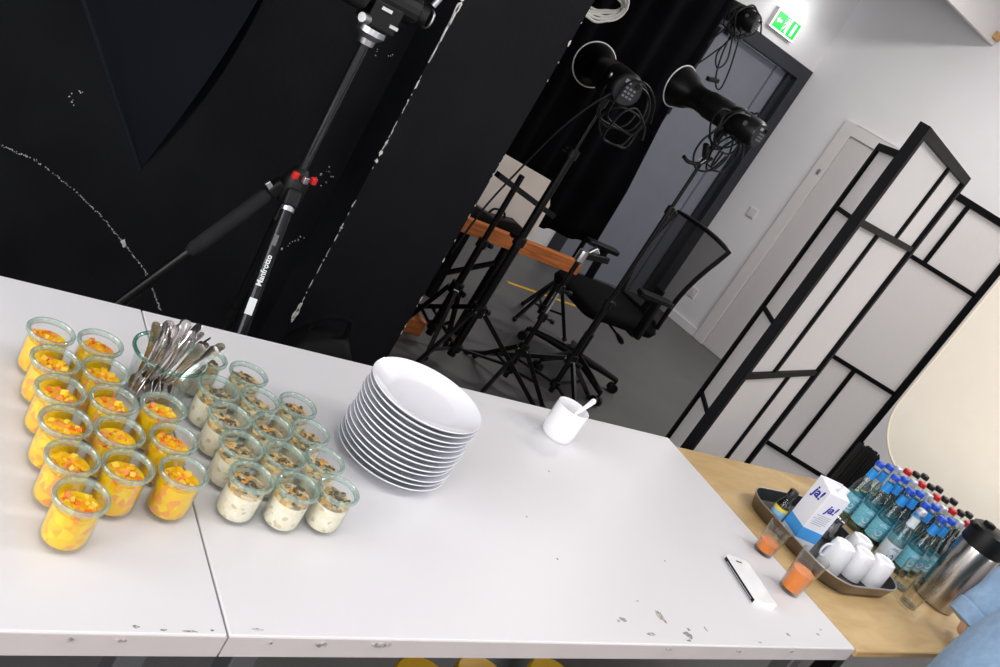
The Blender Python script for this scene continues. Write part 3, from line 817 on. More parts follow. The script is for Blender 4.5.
b = MB(); b.tube([(x, y, .0425) for x, y in rrect(.376, .394, .092, 6)] + [(rrect(.376, .394, .092, 6)[0][0], rrect(.376, .394, .092, 6)[0][1], .0425)], .0022, 8); b.build('rolled_rim', ALU, t)
TF = WT + .004
# milk carton
cx, cy = 2.362, 1.180; cw = .037; chh = .200
t = thing('milk_carton', 'white milk carton with blue band and blue lettering in the tray', 'carton', (cx, cy, TF), math.radians(-20))
b = MB(); b.add([(-cw, -cw, 0), (cw, -cw, 0), (cw, cw, 0), (-cw, cw, 0), (-cw, -cw, chh - .012), (cw, -cw, chh - .012), (cw, cw, chh), (-cw, cw, chh)], [(0, 3, 2, 1), (4, 5, 6, 7), (0, 1, 5, 4), (1, 2, 6, 5), (2, 3, 7, 6), (3, 0, 4, 7)]); b.build('carton_body', CARTON, t, smooth=False, bevel=.0015)
b = MB(); b.box((.002, cw - .012, chh + .001), (cw * 1.9, .004, .006)); b.build('top_seam', CARTON, t, smooth=False)
b = MB(); b.cyl((.018, -.012, chh - .010), (.018, -.012, chh + .010), .0125, n=20); b.build('screw_cap', CARTON, t)
for nm, a, c in (('blue_band', (-cw - .0004, -cw - .0004, .028), (cw + .0004, cw + .0004, .064)),):
    b = MB(); b.span(a, c); b.build(nm, BAND, t, smooth=False)
text_part('ja!', .044, PRINT, t, frame((0, -1, 0), (0, 0, 1), (-cw - .0008, .0, .160)), shear=.25, bold=.0011)
text_part('ja!', .036, PRINT, t, frame((1, 0, 0), (0, 0, 1), (.004, -cw - .0008, .142)), shear=.25, bold=.0009)
b = MB()
for r_ in range(6): b.box((-.002 + (0, .004, -.003, .002, 0, -.006)[r_], -cw - .0005, .116 - r_ * .0062), ((.05, .042, .054, .046, .05, .038)[r_], .0004, .0016))
b.build('small_print', GREYP, t, smooth=False, kind='stuff')
b = MB()
for r_ in range(3): b.box((-cw - .0005, -.004, .022 - r_ * .006), (.0004, .045, .002))
b.build('side_print', GREYP, t, smooth=False, kind='stuff')
# small syrup bottle with black cap
t = thing('syrup_bottle', 'small black-capped bottle leaning between carton and tray edge', 'bottle', (2.322, 1.247, TF))
b = MB(); b.lathe([(0, 0), (.0195, 0), (.0205, .003), (.0205, .062), (.019, .070), (.0125, .084), (.0115, .090), (.0115, .104), (0, .104)], 22); b.build('glass_body', GLASST, t)
b = MB(); b.lathe([(.0208, .010), (.0211, .010), (.0211, .048), (.0208, .048)], 22, closed=True); b.build('label_band', LBLUE, t)
b = MB(); b.lathe([(.0209, .048), (.0212, .048), (.0212, .058), (.0209, .058)], 22, closed=True); b.build('yellow_band', YLAB, t)
b = MB(); b.lathe([(.0140, .078), (.0165, .070), (.0205, .0615), (.0209, .0615), (.0168, .0705), (.0143, .0785)], 22, closed=True); b.build('dark_shoulder_label', BLKP, t)
b = MB(); b.lathe([(0, .118), (.0125, .118), (.0138, .115), (.0138, .100), (.0116, .100)], 22); b.build('cap', BLKC, t)
# upside-down cups
cup_spots = [(2.412, 1.078, 'nearest the milk carton'), (2.490, 1.056, 'in the middle of the row'), (2.566, 1.032, 'at the rounded tray corner'), (2.566, 1.118, 'standing behind the row')]
for k, (x, y, w_) in enumerate(cup_spots):
    if k == 0:
        c0 = thing('coffee_cup', 'x', 'cup', (x, y, TF), 0, 'upturned cups in the tray')
        b = MB(); b.lathe([(.0350, 0), (.0362, .001), (.0360, .030), (.0345, .070), (.0310, .086), (.0240, .0895), (.0235, .0870), (0, .0870), (0, .084), (.024, .084), (.0320, .070), (.0335, .030), (.0338, .001)], 32, closed=True); b.build('cup_body', PORC, c0)
        b = MB(); b.tube(smooth_path([(-.035, 0, .024), (-.046, 0, .026), (-.051, 0, .042), (-.046, 0, .060), (-.0335, 0, .066)], 5), .0035, 8); b.build('handle', PORC, c0)
        c0['label'] = 'upturned white coffee cup %s' % w_; c0.rotation_euler[2] = -.5
    else:
        dup(c0, (x, y, TF), (-1.57, 3.3, -1.9)[k - 1], 'upturned white coffee cup %s' % w_)
# chrome creamer
t = thing('creamer', 'small steel milk jug between the carton and the bottles', 'jug', (2.575, 1.222, TF))
b = MB(); b.lathe([(0, 0), (.024, 0), (.028, .004), (.030, .022), (.027, .045), (.0245, .058), (.027, .070), (.0262, .070), (.0235, .058), (.0255, .045), (.028, .022), (.026, .006), (0, .004)], 26); b.build('jug_body', CHROME, t)
b = MB(); b.tube(smooth_path([(.026, 0, .060), (.044, 0, .062), (.048, 0, .040), (.040, 0, .022), (.029, 0, .018)], 5), .0028, 8); b.build('handle', CHROME, t)
b = MB(); b.cyl((-.024, 0, .060), (-.040, 0, .073), .009, .006, n=12); b.build('spout', CHROME, t)

# ------------------------------------------------------------------ straws
st0 = None; n_s = 0
rs = random.Random(9)
for i in range(11):
    for j in range(11):
        x = 2.908 + i * .0078 + (j % 2) * .0039; y = 1.428 + j * .0074
        if (i - 5) ** 2 / 30 + (j - 5) ** 2 / 30 > 1: continue
        if st0 is None:
            b = MB(); b.lathe([(.0032, 0), (.0032, .21), (.0027, .21), (.0027, 0)], 9, closed=True); st0 = b.build('drinking_straw', BLKP, None)
            o = st0
        else:
            o = st0.copy(); COL.objects.link(o)
        o.location = (x, y, WT + rs.random() * .004 * 0)
        o.scale = (1, 1, 1 + rs.uniform(-.03, .02))
        tag(o, 'black drinking straw standing in the bundle behind the bottles', 'straw', 'bundle of black drinking straws')

# ------------------------------------------------------------------ bottles
def bottle(cap, neck, label, dark=False):
    t = thing('drink_bottle', 'x', 'bottle')
    b = MB(); b.lathe([(0, .0), (.022, 0), (.0265, .004), (.0275, .010), (.0275, .105), (.0265, .118), (.0215, .140), (.0150, .162), (.0128, .178), (.0124, .205), (.0135, .208), (.0135, .214), (0, .214)], 22); b.build('glass_body', GLASSB, t)
    b = MB(); b.lathe([(0, .003), (.024, .0035), (.0258, .010), (.0258, .104), (.0248, .118), (.0198, .140), (.0138, .161), (0, .162)], 18); b.build('contents', WATER if not dark else mat('dark_drink', (34, 20, 14), .2), t)
    if label is not None:
        b = MB(); b.lathe([(.0276, .028), (.0279, .028), (.0279, .094), (.0276, .094)], 26, closed=True); lb = b.build('label_band', label, t)
        em = WPRINT if label is TEAL else mat('deep_blue_print', (36, 96, 190), .5)
        R_ = .0283
        def onlab(u, v): return (R_ * math.sin(u / R_), -R_ * math.cos(u / R_), v)
        # emblem: a curled swoosh with a dot and two lines of print
        e = MB()
        sw = [(-.011, .056, .0022), (-.008, .048, .0035), (-.001, .045, .0045), (.006, .049, .0045), (.008, .057, .0038), (.004, .064, .003), (-.001, .063, .0024), (-.002, .058, .0018)]
        for i in range(len(sw) - 1):
            (u0, v0, w0), (u1, v1, w1) = sw[i], sw[i + 1]
            dx, dy = u1 - u0, v1 - v0; l_ = math.hypot(dx, dy); nx, ny = -dy / l_, dx / l_
            q = [onlab(u0 - nx * w0 / 2, v0 - ny * w0 / 2), onlab(u1 - nx * w1 / 2, v1 - ny * w1 / 2), onlab(u1 + nx * w1 / 2, v1 + ny * w1 / 2), onlab(u0 + nx * w0 / 2, v0 + ny * w0 / 2)]
            e.add(q, [(0, 1, 2, 3)])
        for (v, w) in ((.080, .026), (.085, .018), (.036, .024), (.033, .016)):
            q = [onlab(-w / 2 + w * k_ / 4, v) for k_ in range(5)] + [onlab(w / 2 - w * k_ / 4, v + .0022) for k_ in range(5)]
            e.add(q, [tuple(range(10))])
        e.build('emblem', em, lb, smooth=False)
    if neck is not None:
        b = MB(); b.lathe([(.0143, .1640), (.0130, .178), (.0127, .197), (.0130, .197), (.0134, .178), (.0147, .1643)], 20, closed=True); b.build('neck_label', neck, t)
    b = MB(); b.lathe([(.0138, .2145), (.0145, .2120), (.0147, .2180), (.0142, .2260), (.0120, .2285), (0, .2285)], 22); b.build('cap', cap, t)
    return t
kinds = {'blue': bottle(BLUEC, BLUEL, TEAL), 'silver': bottle(SILVC, None, TEAL), 'red': bottle(REDC, None, None, True), 'black': bottle(BLKC, None, None, True), 'white': bottle(SILVC, PALELAB, PALELAB)}
seen = set()
def put_bottle(kind, x, y, rz, label, group):
    p_ = kinds[kind]
    if kind in seen: return dup(p_, (x, y, WT), rz, label, group)
    seen.add(kind); p_.location = (x, y, WT); p_.rotation_euler = (0, 0, rz); p_['label'] = label; p_['group'] = group
cols_ = ['blue', 'blue', 'silver', 'red', 'black', 'black']
coln = ['blue-capped water bottle in the outer row beside the cups', 'blue-capped water bottle in the second row', 'silver-capped water bottle', 'red-capped dark drink bottle', 'black-capped dark drink bottle in the row beside the red caps', 'black-capped dark drink bottle in the row at the back']
rb = random.Random(21)
for i in range(6):
    for j in range(5):
        x = 2.852 + i * .0615 + rb.uniform(-.002, .002); y = 1.358 - j * .0640 + rb.uniform(-.002, .002)
        put_bottle(cols_[i], x, y, -PI / 2 + .75 + rb.uniform(-.35, .35), '%s, %s from the black straws' % (coln[i], ORD[j]), 'bottles on the birch table')
put_bottle('white', 2.748, 1.118, -PI / 2 + .95, 'white-labelled water bottle standing in front of the blue-capped rows', 'bottles on the birch table')
# thermos jug
t = thing('thermos', 'brushed steel thermos jug with black lid beside the bottles', 'thermos', (2.905, .985, WT), math.radians(-30))
b = MB(); b.lathe([(0, 0), (.058, 0), (.0625, .004), (.0635, .010), (.0635, .215), (.0620, .222), (.055, .224), (0, .224)], 48); b.build('steel_body', STEEL, t)
b = MB(); b.lathe([(0, .221), (.0620, .221), (.0655, .225), (.0655, .262), (.0625, .282), (.050, .290), (0, .291)], 48); b.build('lid', BLKP, t)
b = MB(); b.box((-.030, 0, .297), (.030, .022, .014)); b.build('push_button', BLKP, t, smooth=False, bevel=.003)
b = MB(); b.beam((-.058, 0, .268), (-.080, 0, .280), .026, .012); b.build('pouring_spout', BLKP, t, smooth=False, bevel=.003)
b = MB(); b.tube(smooth_path([(.062, 0, .272), (.086, 0, .266), (.098, 0, .232), (.096, 0, .155), (.086, 0, .100), (.0635, 0, .090)], 6), .0085, 10); b.build('handle', BLKP, t)

# ------------------------------------------------------------------ folding screen
ZT = 1.885
scr = thing('folding_screen', 'black-framed folding screen with white paper panels', 'room divider', (3.196, 1.964, 0))
org = Vector((3.196, 1.964, 0))
def screen_panel(A, B, nA, nB, rails, bars, wA=.030, face=None):
    """A, B: floor points; rails: heights of cross rails; bars: (fraction, z0, z1)"""
    A = Vector((A[0], A[1], 0)) - org; B = Vector((B[0], B[1], 0)) - org
    d = (B - A).normalized(); nrm = Vector((d.y, -d.x, 0)); Lw = (B - A).length
    th = .034; pw = .034
    def bar(name, s0, s1, z0, z1, t_=th, m_=SCRB):
        q = [A + d * s0 + nrm * t_ / 2, A + d * s1 + nrm * t_ / 2, A + d * s1 - nrm * t_ / 2, A + d * s0 - nrm * t_ / 2]
        mb = MB()
        if t_ == 0.0:            # a sheet of paper: one skin, so that light passes through it once
            a_, c_ = A + d * s0, A + d * s1
            mb.add([(a_.x, a_.y, z0), (c_.x, c_.y, z0), (c_.x, c_.y, z1), (a_.x, a_.y, z1)], [(0, 1, 2, 3)]); mb.build(name, m_, scr, smooth=False); return
        mb.prism([(v.x, v.y) for v in q], z0, z1); mb.build(name, m_, scr, smooth=False, bevel=.0015)
    bar('post', 0.001, pw, 0, ZT); bar('post', Lw - pw, Lw - .001, 0, ZT)
    bar('top_rail', pw, Lw - pw, ZT - .034, ZT); bar('bottom_rail', pw, Lw - pw, .03, .08)
    for z_ in rails: bar('cross_rail', pw, Lw - pw, z_ - .011, z_ + .011, .026)
    for (fr_, z0, z1) in bars: bar('lattice_bar', fr_ * Lw - .011, fr_ * Lw + .011, z0, z1, .022)
    # paper panes, one for each field of the lattice
    zs = [.08] + sorted(rails) + [ZT - .034]
    for i in range(len(zs) - 1):
        cuts = [pw] + sorted(f_ * Lw for (f_, z0, z1) in bars if z0 < (zs[i] + zs[i + 1]) / 2 < z1) + [Lw - pw]
        for k_ in range(len(cuts) - 1): bar('paper_pane', cuts[k_], cuts[k_ + 1], zs[i], zs[i + 1], 0.0, PAPER)
P1, P2, P3_, P4 = (3.83, 2.82), (2.356, 1.655), (3.196, 1.964), (4.475, 2.285)
R1, R2, R3 = 1.485, .985, .52
screen_panel(P2, P3_, 0, 0, [1.565, .985, .36], [(.62, 1.565, ZT), (.36, .985, 1.565), (.60, .36, .985)])
screen_panel(P3_, P1, 0, 0, [1.535, .94, .39], [])
screen_panel(P1, P4, 0, 0, [1.525, .91, .34], [(.61, 1.525, ZT), (.68, .34, .91)])

# ------------------------------------------------------------------ collapsible backdrop on a stand
BW, BH = 1.30, 1.78
edge0 = Vector((3.925, 1.995, 0)); bdir = Vector((.454, -.891, 0)).normalized(); bn = Vector((-.891, -.454, 0)).normalized()
bc = edge0 + bdir * BW / 2
t = thing('collapsible_backdrop', 'large cream collapsible backdrop with rounded corners behind the bottles', 'backdrop', (bc.x, bc.y, 0))
MRb = frame(bdir, (0, 0, 1), (0, 0, .70 + BH / 2))
b = MB(); b.prism(rrect(BW - .012, BH - .012, .28, 12), -.003, .003); b.xf(MRb); b.build('backdrop_cloth', CREAM, t, smooth=False)
pts = rrect(BW - .012, BH - .012, .28, 12); pts.append(pts[0])
b = MB(); b.tube([(x, y, 0) for x, y in pts], .006, 8); b.xf(MRb); b.build('spring_rim', mat('cream_binding', (240, 230, 210), .7), t)
bk = -bn * .04
b = MB(); b.cyl((bk.x, bk.y, .12), (bk.x, bk.y, .70 + BH + .04), .013, n=12); b.build('pole', BLKM, t)
b = MB(); b.beam((bk.x, bk.y, .70 + BH + .01), (0, 0, .70 + BH + .01), .03, .03); b.build('clamp', BLKP, t, smooth=False)
for k in range(3):
    a = 2 * PI * k / 3 + .4
    b = MB(); b.cyl((bk.x, bk.y, .42), (bk.x + .40 * math.cos(a), bk.y + .40 * math.sin(a), .012), .009, n=10); b.build('leg', BLKM, t)

# ------------------------------------------------------------------ light stands
def light_stand(label, loc, rz, hub, secs, rleg=.45, knobs=True, thick=1.0, group='black light stands'):
    """secs: list of (top height, radius, material)"""
    t = thing('light_stand', label, 'light stand', loc, rz, group)
    z0 = .07
    for i, (zt, r, m_) in enumerate(secs):
        b = MB(); b.cyl((0, 0, z0), (0, 0, zt), r * thick, n=16); b.build('tube', m_, t)
        if i < len(secs) - 1:
            b = MB(); b.lathe([(r * thick, zt - .035), (r * thick + .008, zt - .033), (r * thick + .008, zt + .008), (secs[i + 1][1] * thick, zt + .012)], 16); col_ = b.build('clamp_collar', BLKP, t)
            b = MB(); b.cyl((r, 0, zt - .014), (r + .035, 0, zt - .014), .006, n=10); b.cyl((r + .03, 0, zt - .014), (r + .048, 0, zt - .014), .013, n=8); b.build('knob', BLKP, col_)
        z0 = zt - .01
    r = secs[0][1] * thick
    b = MB(); b.lathe([(r, hub - .03), (r + .014, hub - .028), (r + .014, hub + .028), (r, hub + .03)], 18); hb = b.build('leg_collar', BLKP, t)
    b = MB(); b.cyl((0, -r, hub), (0, -r - .04, hub), .006, n=8); b.cyl((0, -r - .03, hub), (0, -r - .05, hub), .015, n=8); b.build('knob', BLKP, hb)
    b = MB(); b.lathe([(r, .10), (r + .011, .102), (r + .011, .135), (r, .137)], 18); b.build('brace_collar', BLKP, t)
    for k in range(3):
        a = 2 * PI * k / 3; c, s = math.cos(a), math.sin(a)
        p0 = Vector((c * (r + .012), s * (r + .012), hub - .005)); p1 = Vector((c * rleg, s * rleg, .014))
        b = MB(); b.beam(p0, p1, .018, .022); lg = b.build('leg', BLKM, t, smooth=False, bevel=.002)
        b = MB(); b.ball(p1, (.017, .017, .014), 10, 6); b.build('rubber_foot', BLKP, lg)
        b = MB(); b.cyl(p0 + Vector((-s, c, 0)) * .013, p0 - Vector((-s, c, 0)) * .013, .006, n=8); b.build('rivet', ALU, lg)
        mid = p0.lerp(p1, .55)
        b = MB(); b.beam((c * (r + .01), s * (r + .01), .118), mid, .012, .012); b.build('brace', BLKM, t, smooth=False)
    return t
ls1 = light_stand('black light stand with a thick pole beside the black pillar', (2.478, 3.105, 0), math.radians(95), .33, [(.72, .021, BLKM), (1.17, .019, BLKM), (1.40, .009, BLKM)], .50)
ls2 = light_stand('black light stand in front of the office chair', (3.062, 3.0, 0), math.radians(20), .27, [(.62, .015, BLKM), (1.15, .012, BLKM), (1.53, .009, BLKM)], .46)
ls3 = light_stand('tall black light stand along the edge of the black curtain', (3.60, 3.98, 0), math.radians(80), .30, [(.80, .016, BLKM), (1.50, .013, BLKM), (2.00, .010, BLKM)], .22)
ls4 = light_stand('short light stand with bright clamps beside the timber trestle', (2.775, 3.03, 0), math.radians(-25), .24, [(.44, .013, BLKM), (.60, .010, CHROME), (.74, .012, BLKM)], .25)
b = MB(); b.lathe([(0, .80), (.022, .80), (.024, .79), (.024, .745), (.013, .735)], 16); b.build('silver_clamp', ALU, ls4)
b = MB(); b.box((.06, .06, .80), (.035, .03, .05), Matrix.Rotation(.6, 3, 'Y')); b.build('silver_knob', ALU, ls4, smooth=False, bevel=.006)
b = MB(); b.beam((0, 0, .775), (.14, .05, .80), .02, .03); b.build('clamp_arm', BLKP, ls4, smooth=False, bevel=.003)
# extra closed stand leaning among the legs
ls5 = light_stand('short dark stand with a slanted bar before the timber trestle', (2.42, 3.26, 0), math.radians(10), .34, [(.60, .018, BLKM), (.95, .014, BLKM)], .15)
b = MB(); b.beam((-.16, -.02, .92), (.42, .08, .80), .026, .026); b.build('cross_bar', BLKM, ls5, smooth=False)

# ------------------------------------------------------------------ flash heads
WHITERIM = mat('white_reflector_lining', (235, 235, 235), .35, .2)
def loops(c, n, rx, rz_, drop, seed, dirx=1.0):
    rr_ = random.Random(seed); pts = []
    for k in range(n * 8 + 1):
        a = 2 * PI * k / 8 + rr_.uniform(-.12, .12); q = 1 + rr_.uniform(-.18, .18)
        pts.append(Vector(c) + Vector((rx * q * math.cos(a), (k / (n * 8) - .5) * .10 * dirx + rr_.uniform(-.012, .012), rz_ * q * math.sin(a) - drop)))
    return smooth_path(pts, 4)
def flash_head(label, loc, direction, seed, blen=.30, cable=None, fat=1.0):
    """local +x is the front; placed by its mounting point on top of the stand"""
    t = thing('flash_head', label, 'studio flash', loc, 0, 'studio flash heads')
    d = Vector(direction).normalized()
    M = Matrix.Translation((0, 0, .10)) @ d.to_track_quat('X', 'Z').to_matrix().to_4x4()
    def bld(mb, name, m_, par=t, **kw):
        mb.v = [(x, y * (fat if x < blen / 2 else 1), z_ * (fat if x < blen / 2 else 1)) for x, y, z_ in mb.v]; mb.xf(M); return mb.build(name, m_, par, **kw)
    h = blen / 2
    b = MB(); b.rings([((-h, 0, 0), .050), ((-h + .012, 0, 0), .056), ((-.02, 0, 0), .058), ((-.015, 0, 0), .055), ((.0, 0, 0), .055), ((.005, 0, 0), .058), ((h - .03, 0, 0), .057), ((h, 0, 0), .050)], 28); bld(b, 'housing', BLKP)
    b = MB(); b.rings([((h - .01, 0, 0), .052), ((h + .03, 0, 0), .054), ((h + .07, 0, 0), .062), ((h + .10, 0, 0), .080), ((h + .165, 0, 0), .100), ((h + .165, 0, 0), .098), ((h + .10, 0, 0), .077), ((h + .07, 0, 0), .058), ((h + .035, 0, 0), .030)], 36, True); bld(b, 'reflector', BLKM)
    b = MB(); b.torus((h + .165, 0, 0), .101, .0032, 44, 8, Matrix.Rotation(PI / 2, 3, 'Y')); bld(b, 'reflector_rim', WHITERIM)
    b = MB(); b.rings([((h + .158, 0, 0), .0955), ((h + .10, 0, 0), .075), ((h + .07, 0, 0), .056), ((h + .04, 0, 0), .028)], 36, False); bld(b, 'reflector_lining', WHITERIM)
    b = MB(); b.rings([((h + .035, 0, 0), .020), ((h + .085, 0, 0), .020), ((h + .10, 0, 0), .010)], 16); bld(b, 'flash_tube', mat('frosted_tube', (230, 225, 215), .4))
    b = MB(); b.rings([((-h - .006, 0, 0), .046), ((-h + .003, 0, 0), .050)], 28); rp = bld(b, 'rear_panel', mat('panel_dark', (34, 34, 37), .4))
    b = MB()
    for r_ in range(3):
        for c_ in range(3): b.box((-h - .008, -.022 + c_ * .014, -.018 + r_ * .013), (.004, .009, .007))
    bld(b, 'buttons', mat('button_grey', (120, 122, 128), .4), rp, smooth=False, kind='stuff')
    b = MB(); b.box((-h - .0075, .012, .026), (.003, .022, .012)); bld(b, 'display', mat('display_grey', (150, 155, 162), .2), rp, smooth=False)
    b = MB(); b.cyl((-h - .005, -.024, .026), (-h - .014, -.024, .026), .008, n=12); bld(b, 'dial', BLKP, rp)
    b = MB(); b.cyl((-h + .05, .056, .012), (-h + .05, .062, .012), .010, n=10); bld(b, 'bright_badge', ALU)
    # mounting bracket (vertical, in stand axes)
    b = MB(); b.cyl((0, 0, -.02), (0, 0, .035), .017, n=14); b.box((0, 0, .045), (.035, .03, .05)); b.build('bracket', BLKP, t, smooth=False, bevel=.003)
    b = MB(); b.cyl((0, -.015, .045), (0, -.07, .04), .006, n=8); b.ball((0, -.075, .04), .014, 8, 6); b.build('tilt_lever', BLKP, t)
    if cable:
        for k, pts in enumerate(cable): 
            b = MB(); b.tube(pts, .0048, 7); b.build('cable', BLKP, t)
    return t
cab1 = [loops((.03, -.10, .06), 3, .115, .105, .02, 1), smooth_path([(-.02, -.12, .12), (-.10, -.10, .02), (-.16, -.05, -.16), (-.20, 0, -.40), (-.26, 0, -.62), (-.29, .0, -.86)], 6), loops((.06, -.12, .0), 2, .10, .085, .04, 4)]
flash_head('studio flash head with round white rim aimed at the curtain', (2.478, 3.105, 1.405), (.24, .97, .02), 1, .26, cab1, 1.3)
cab2 = [loops((.03, -.05, -.02), 3, .055, .09, .02, 2), loops((-.02, -.06, .05), 3, .10, .085, .0, 3), smooth_path([(-.06, -.05, .05), (-.13, -.06, -.03), (-.12, -.05, -.11), (-.05, -.04, -.16), (.03, -.04, -.14), (.06, -.05, -.05)], 6), loops((.08, 0, .1), 3, .03, .07, .0, 12, 1.2)]
f2 = flash_head('studio flash head wrapped in cable above the office chair', (3.062, 3.0, 1.525), (-.22, .97, 0.0), 2, .33, cab2, 1.1)
b = MB(); b.beam((-.06, -.06, -.10), (-.10, -.06, -.045), .03, .02); pg = b.build('plug', BLKP, f2, smooth=False, bevel=.005)
b = MB(); b.cyl((-.066, -.055, -.10), (-.085, -.055, -.125), .0035, n=8); b.cyl((-.052, -.065, -.105), (-.07, -.065, -.13), .0035, n=8); b.build('plug_pins', CHROME, pg)
b = MB(); b.tube(smooth_path([(.0, -.04, -.09), (-.06, -.05, -.135), (-.12, -.05, -.15), (-.165, -.05, -.14)], 5), .009, 8); b.build('strap_end', BLKP, f2)
cab3 = [smooth_path([(-.02, -.02, .05), (-.14, -.05, -.16), (-.155, -.05, -.25), (-.10, -.04, -.24), (.02, -.03, -.05)], 6), smooth_path([(.0, -.02, .05), (.06, -.06, -.12), (.03, -.06, -.19), (-.02, -.05, -.12), (.03, -.04, .02)], 6), smooth_path([(.05, -.04, .04), (.11, -.06, -.14), (.14, -.06, -.26), (.11, -.06, -.28), (.06, -.05, -.22), (.02, -.04, -.1), (.0, -.03, .05)], 6), loops((.0, -.06, .08), 4, .10, .09, .0, 8)]
f3 = flash_head('raised studio flash head with dangling cables near the exit sign', (3.66, 3.98, 2.005), (-.45, .9, .0), 3, .24, cab3)
b = MB(); b.beam((.02, -.05, -.265), (.10, -.05, -.245), .03, .025); b.build('plug', BLKP, f3, smooth=False, bevel=.005)

# ------------------------------------------------------------------ black curtain on a crossbar
t = thing('studio_curtain', 'black studio curtain hanging beside the pillar', 'curtain', (2.64, 3.82, 0))
n = 90; vs = []; fs = []
zrows = [.625, .7, 1.0, 1.5, 2.0, 2.5, 2.98]
for zi, zz in enumerate(zrows):
    for k in range(n + 1):
        u = k / n; x = -.82 + u * 1.66
        fold = .028 * math.sin(u * 46 + math.sin(u * 9) * 1.4) + .016 * math.sin(u * 21 + zz)
        if u > .8: x += (u - .8) * 5 * (.05 if zz < 1.2 else .0)
        vs.append((x - (.05 * (zz - 1.2) if u > .97 else 0), fold * (1.0 if zz < 2 else .8), zz))
for zi in range(len(zrows) - 1):
    for k in range(n):
        a = zi * (n + 1) + k; fs.append((a, a + 1, a + n + 2, a + n + 1))
b = MB(); b.add(vs, fs); o = b.build('curtain_cloth', CURT, t, angle=80); sm = o.modifiers.new('thick', 'SOLIDIFY'); sm.thickness = .004
b = MB(); b.cyl((-.83, 0, 3.0), (.86, 0, 3.0), .018, n=12); b.build('crossbar', BLKM, t)
for sx in (-.80, .82):
    b = MB(); b.cyl((sx, 0, 3.0), (sx, 0, H), .010, n=10); b.build('ceiling_hanger', BLKM, t)

# white cable coil hanging on the curtain
t = thing('cable_coil', 'coil of white cable hanging high on the black curtain', 'cable', (2.60, 3.69, 1.758))
rr_ = random.Random(4)
for k in range(5):
    pts = []
    for q in range(17):
        a = 2 * PI * q / 16
        u = .13 * math.cos(a); v = (.040 + .012 * k) * math.sin(a)
        pts.append((u * .97 - v * .10 + rr_.uniform(-.004, .004), -.02 - .008 * k, u * .28 + v * .95 + rr_.uniform(-.004, .004)))
    b = MB(); b.tube(smooth_path(pts, 3), .0065, 8); b.build('cable_loop', WCABLE, t)
b = MB(); b.cyl((0, .08, .055), (0, -.07, .055), .006, n=8); b.build('hook', BLKM, t)

# ------------------------------------------------------------------ timber trestle with cream board
t = thing('timber_trestle', 'orange timber trestle with black top behind the light stands', 'trestle', (2.65, 3.62, 0))
b = MB(); b.span((-.62, -.20, .553), (.525, -.16, .628)); b.build('front_beam', ORANGEW, t, smooth=False, bevel=.004)
b = MB(); b.span((-.62, .30, .553), (.165, .34, .628)); b.build('rear_beam', ORANGEW, t, smooth=False, bevel=.004)
b = MB(); b.span((-.60, -.16, .56), (.15, .30, .60)); b.build('black_top', BLKP, t, smooth=False)
for (x, y) in ((-.5, -.12), (.10, -.12), (-.5, .26), (.10, .26)):
    b = MB(); b.span((x - .02, y - .02, 0), (x + .02, y + .02, .56)); b.build('leg', BLKM, t, smooth=False)
b = MB(); b.beam((-.5, -.12, .10), (.10, -.12, .45), .02, .02); b.build('brace', BLKM, t, smooth=False)
b = MB(); b.span((-.62, -.27, 0.0), (-.20, -.15, .08)); o = b.build('timber_offcut', ORANGEW, None, smooth=False, bevel=.006)
o.location = (2.65, 3.62, 0); tag(o, 'short orange timber offcut lying on the floor beside the pillar', 'timber')
t = thing('cream_board', 'cream board standing on the timber trestle', 'board', (2.70, 3.64, .60))
b = MB(); b.prism([(-.20, .0), (.26, .0), (.25, .19), (.17, .31), (-.16, .335), (-.19, .24), (-.235, .14)], 0, .006, frame((1, 0, 0), (0, 0, 1)).to_3x3()); b.build('board_panel', CREAMB, t, smooth=False)
b = MB(); b.beam((.0, .008, .004), (.0, .045, 0.004), .05, .008); b.beam((.0, .008, .2), (.0, .042, .008), .02, .006); b.build('prop', BLKP, t, smooth=False)
t = thing('camera_case', 'low black equipment case on the trestle in front of the board', 'case', (2.70, 3.53, .60))
b = MB(); b.prism([(-.29, 0), (.10, 0), (.10, .05), (.02, .075), (-.12, .055), (-.29, .085)], -.03, .03, frame((1, 0, 0), (0, 0, 1)).to_3x3()); b.build('case_body', BLKP, t, smooth=False, bevel=.006)
b = MB(); b.tube(smooth_path([(-.14, -.0, .06), (-.12, 0, .09), (-.06, 0, .09), (-.04, 0, .06)], 4), .006, 8); b.build('handle', BLKP, t)
b = MB(); b.span((3.7, 4.50, 0.0), (4.42, 4.535, .0012)); o = b.build('floor_tape', YEL, None, smooth=False); tag(o, 'strip of yellow tape stuck on the floor behind the office chair', 'tape')

# ------------------------------------------------------------------ office chair
OC = Vector((3.50, 3.42, 0))
t = thing('office_chair', 'black office chair with mesh back and armrests', 'chair', OC, math.radians(178))
# local: chair faces +x
for k in range(5):
    a = 2 * PI * k / 5 + .35; c, s = math.cos(a), math.sin(a)
    b = MB(); b.rings([((c * .03, s * .03, .115), .026), ((c * .18, s * .18, .100), .021), ((c * .31, s * .31, .080), .016)], 10); lg = b.build('base_leg', BLKP, t)
    b = MB()
    for e in (-1, 1):
        cc = Vector((c * .315 - s * .014 * e, s * .315 + c * .014 * e, .028)); ax = Vector((-s, c, 0))
        b.cyl(cc - ax * .010, cc + ax * .010, .028, n=16)
    b.cyl((c * .315, s * .315, .03), (c * .315, s * .315, .085), .008, n=8); b.build('caster', BLKP, lg)
b = MB(); b.cyl((0, 0, .09), (0, 0, .27), .028, n=16); b.cyl((0, 0, .25), (0, 0, .40), .018, n=16); b.build('gas_column', BLKM, t)
b = MB(); b.box((0, 0, .415), (.22, .16, .05)); mc_ = b.build('tilt_mechanism', BLKP, t, smooth=False, bevel=.01)
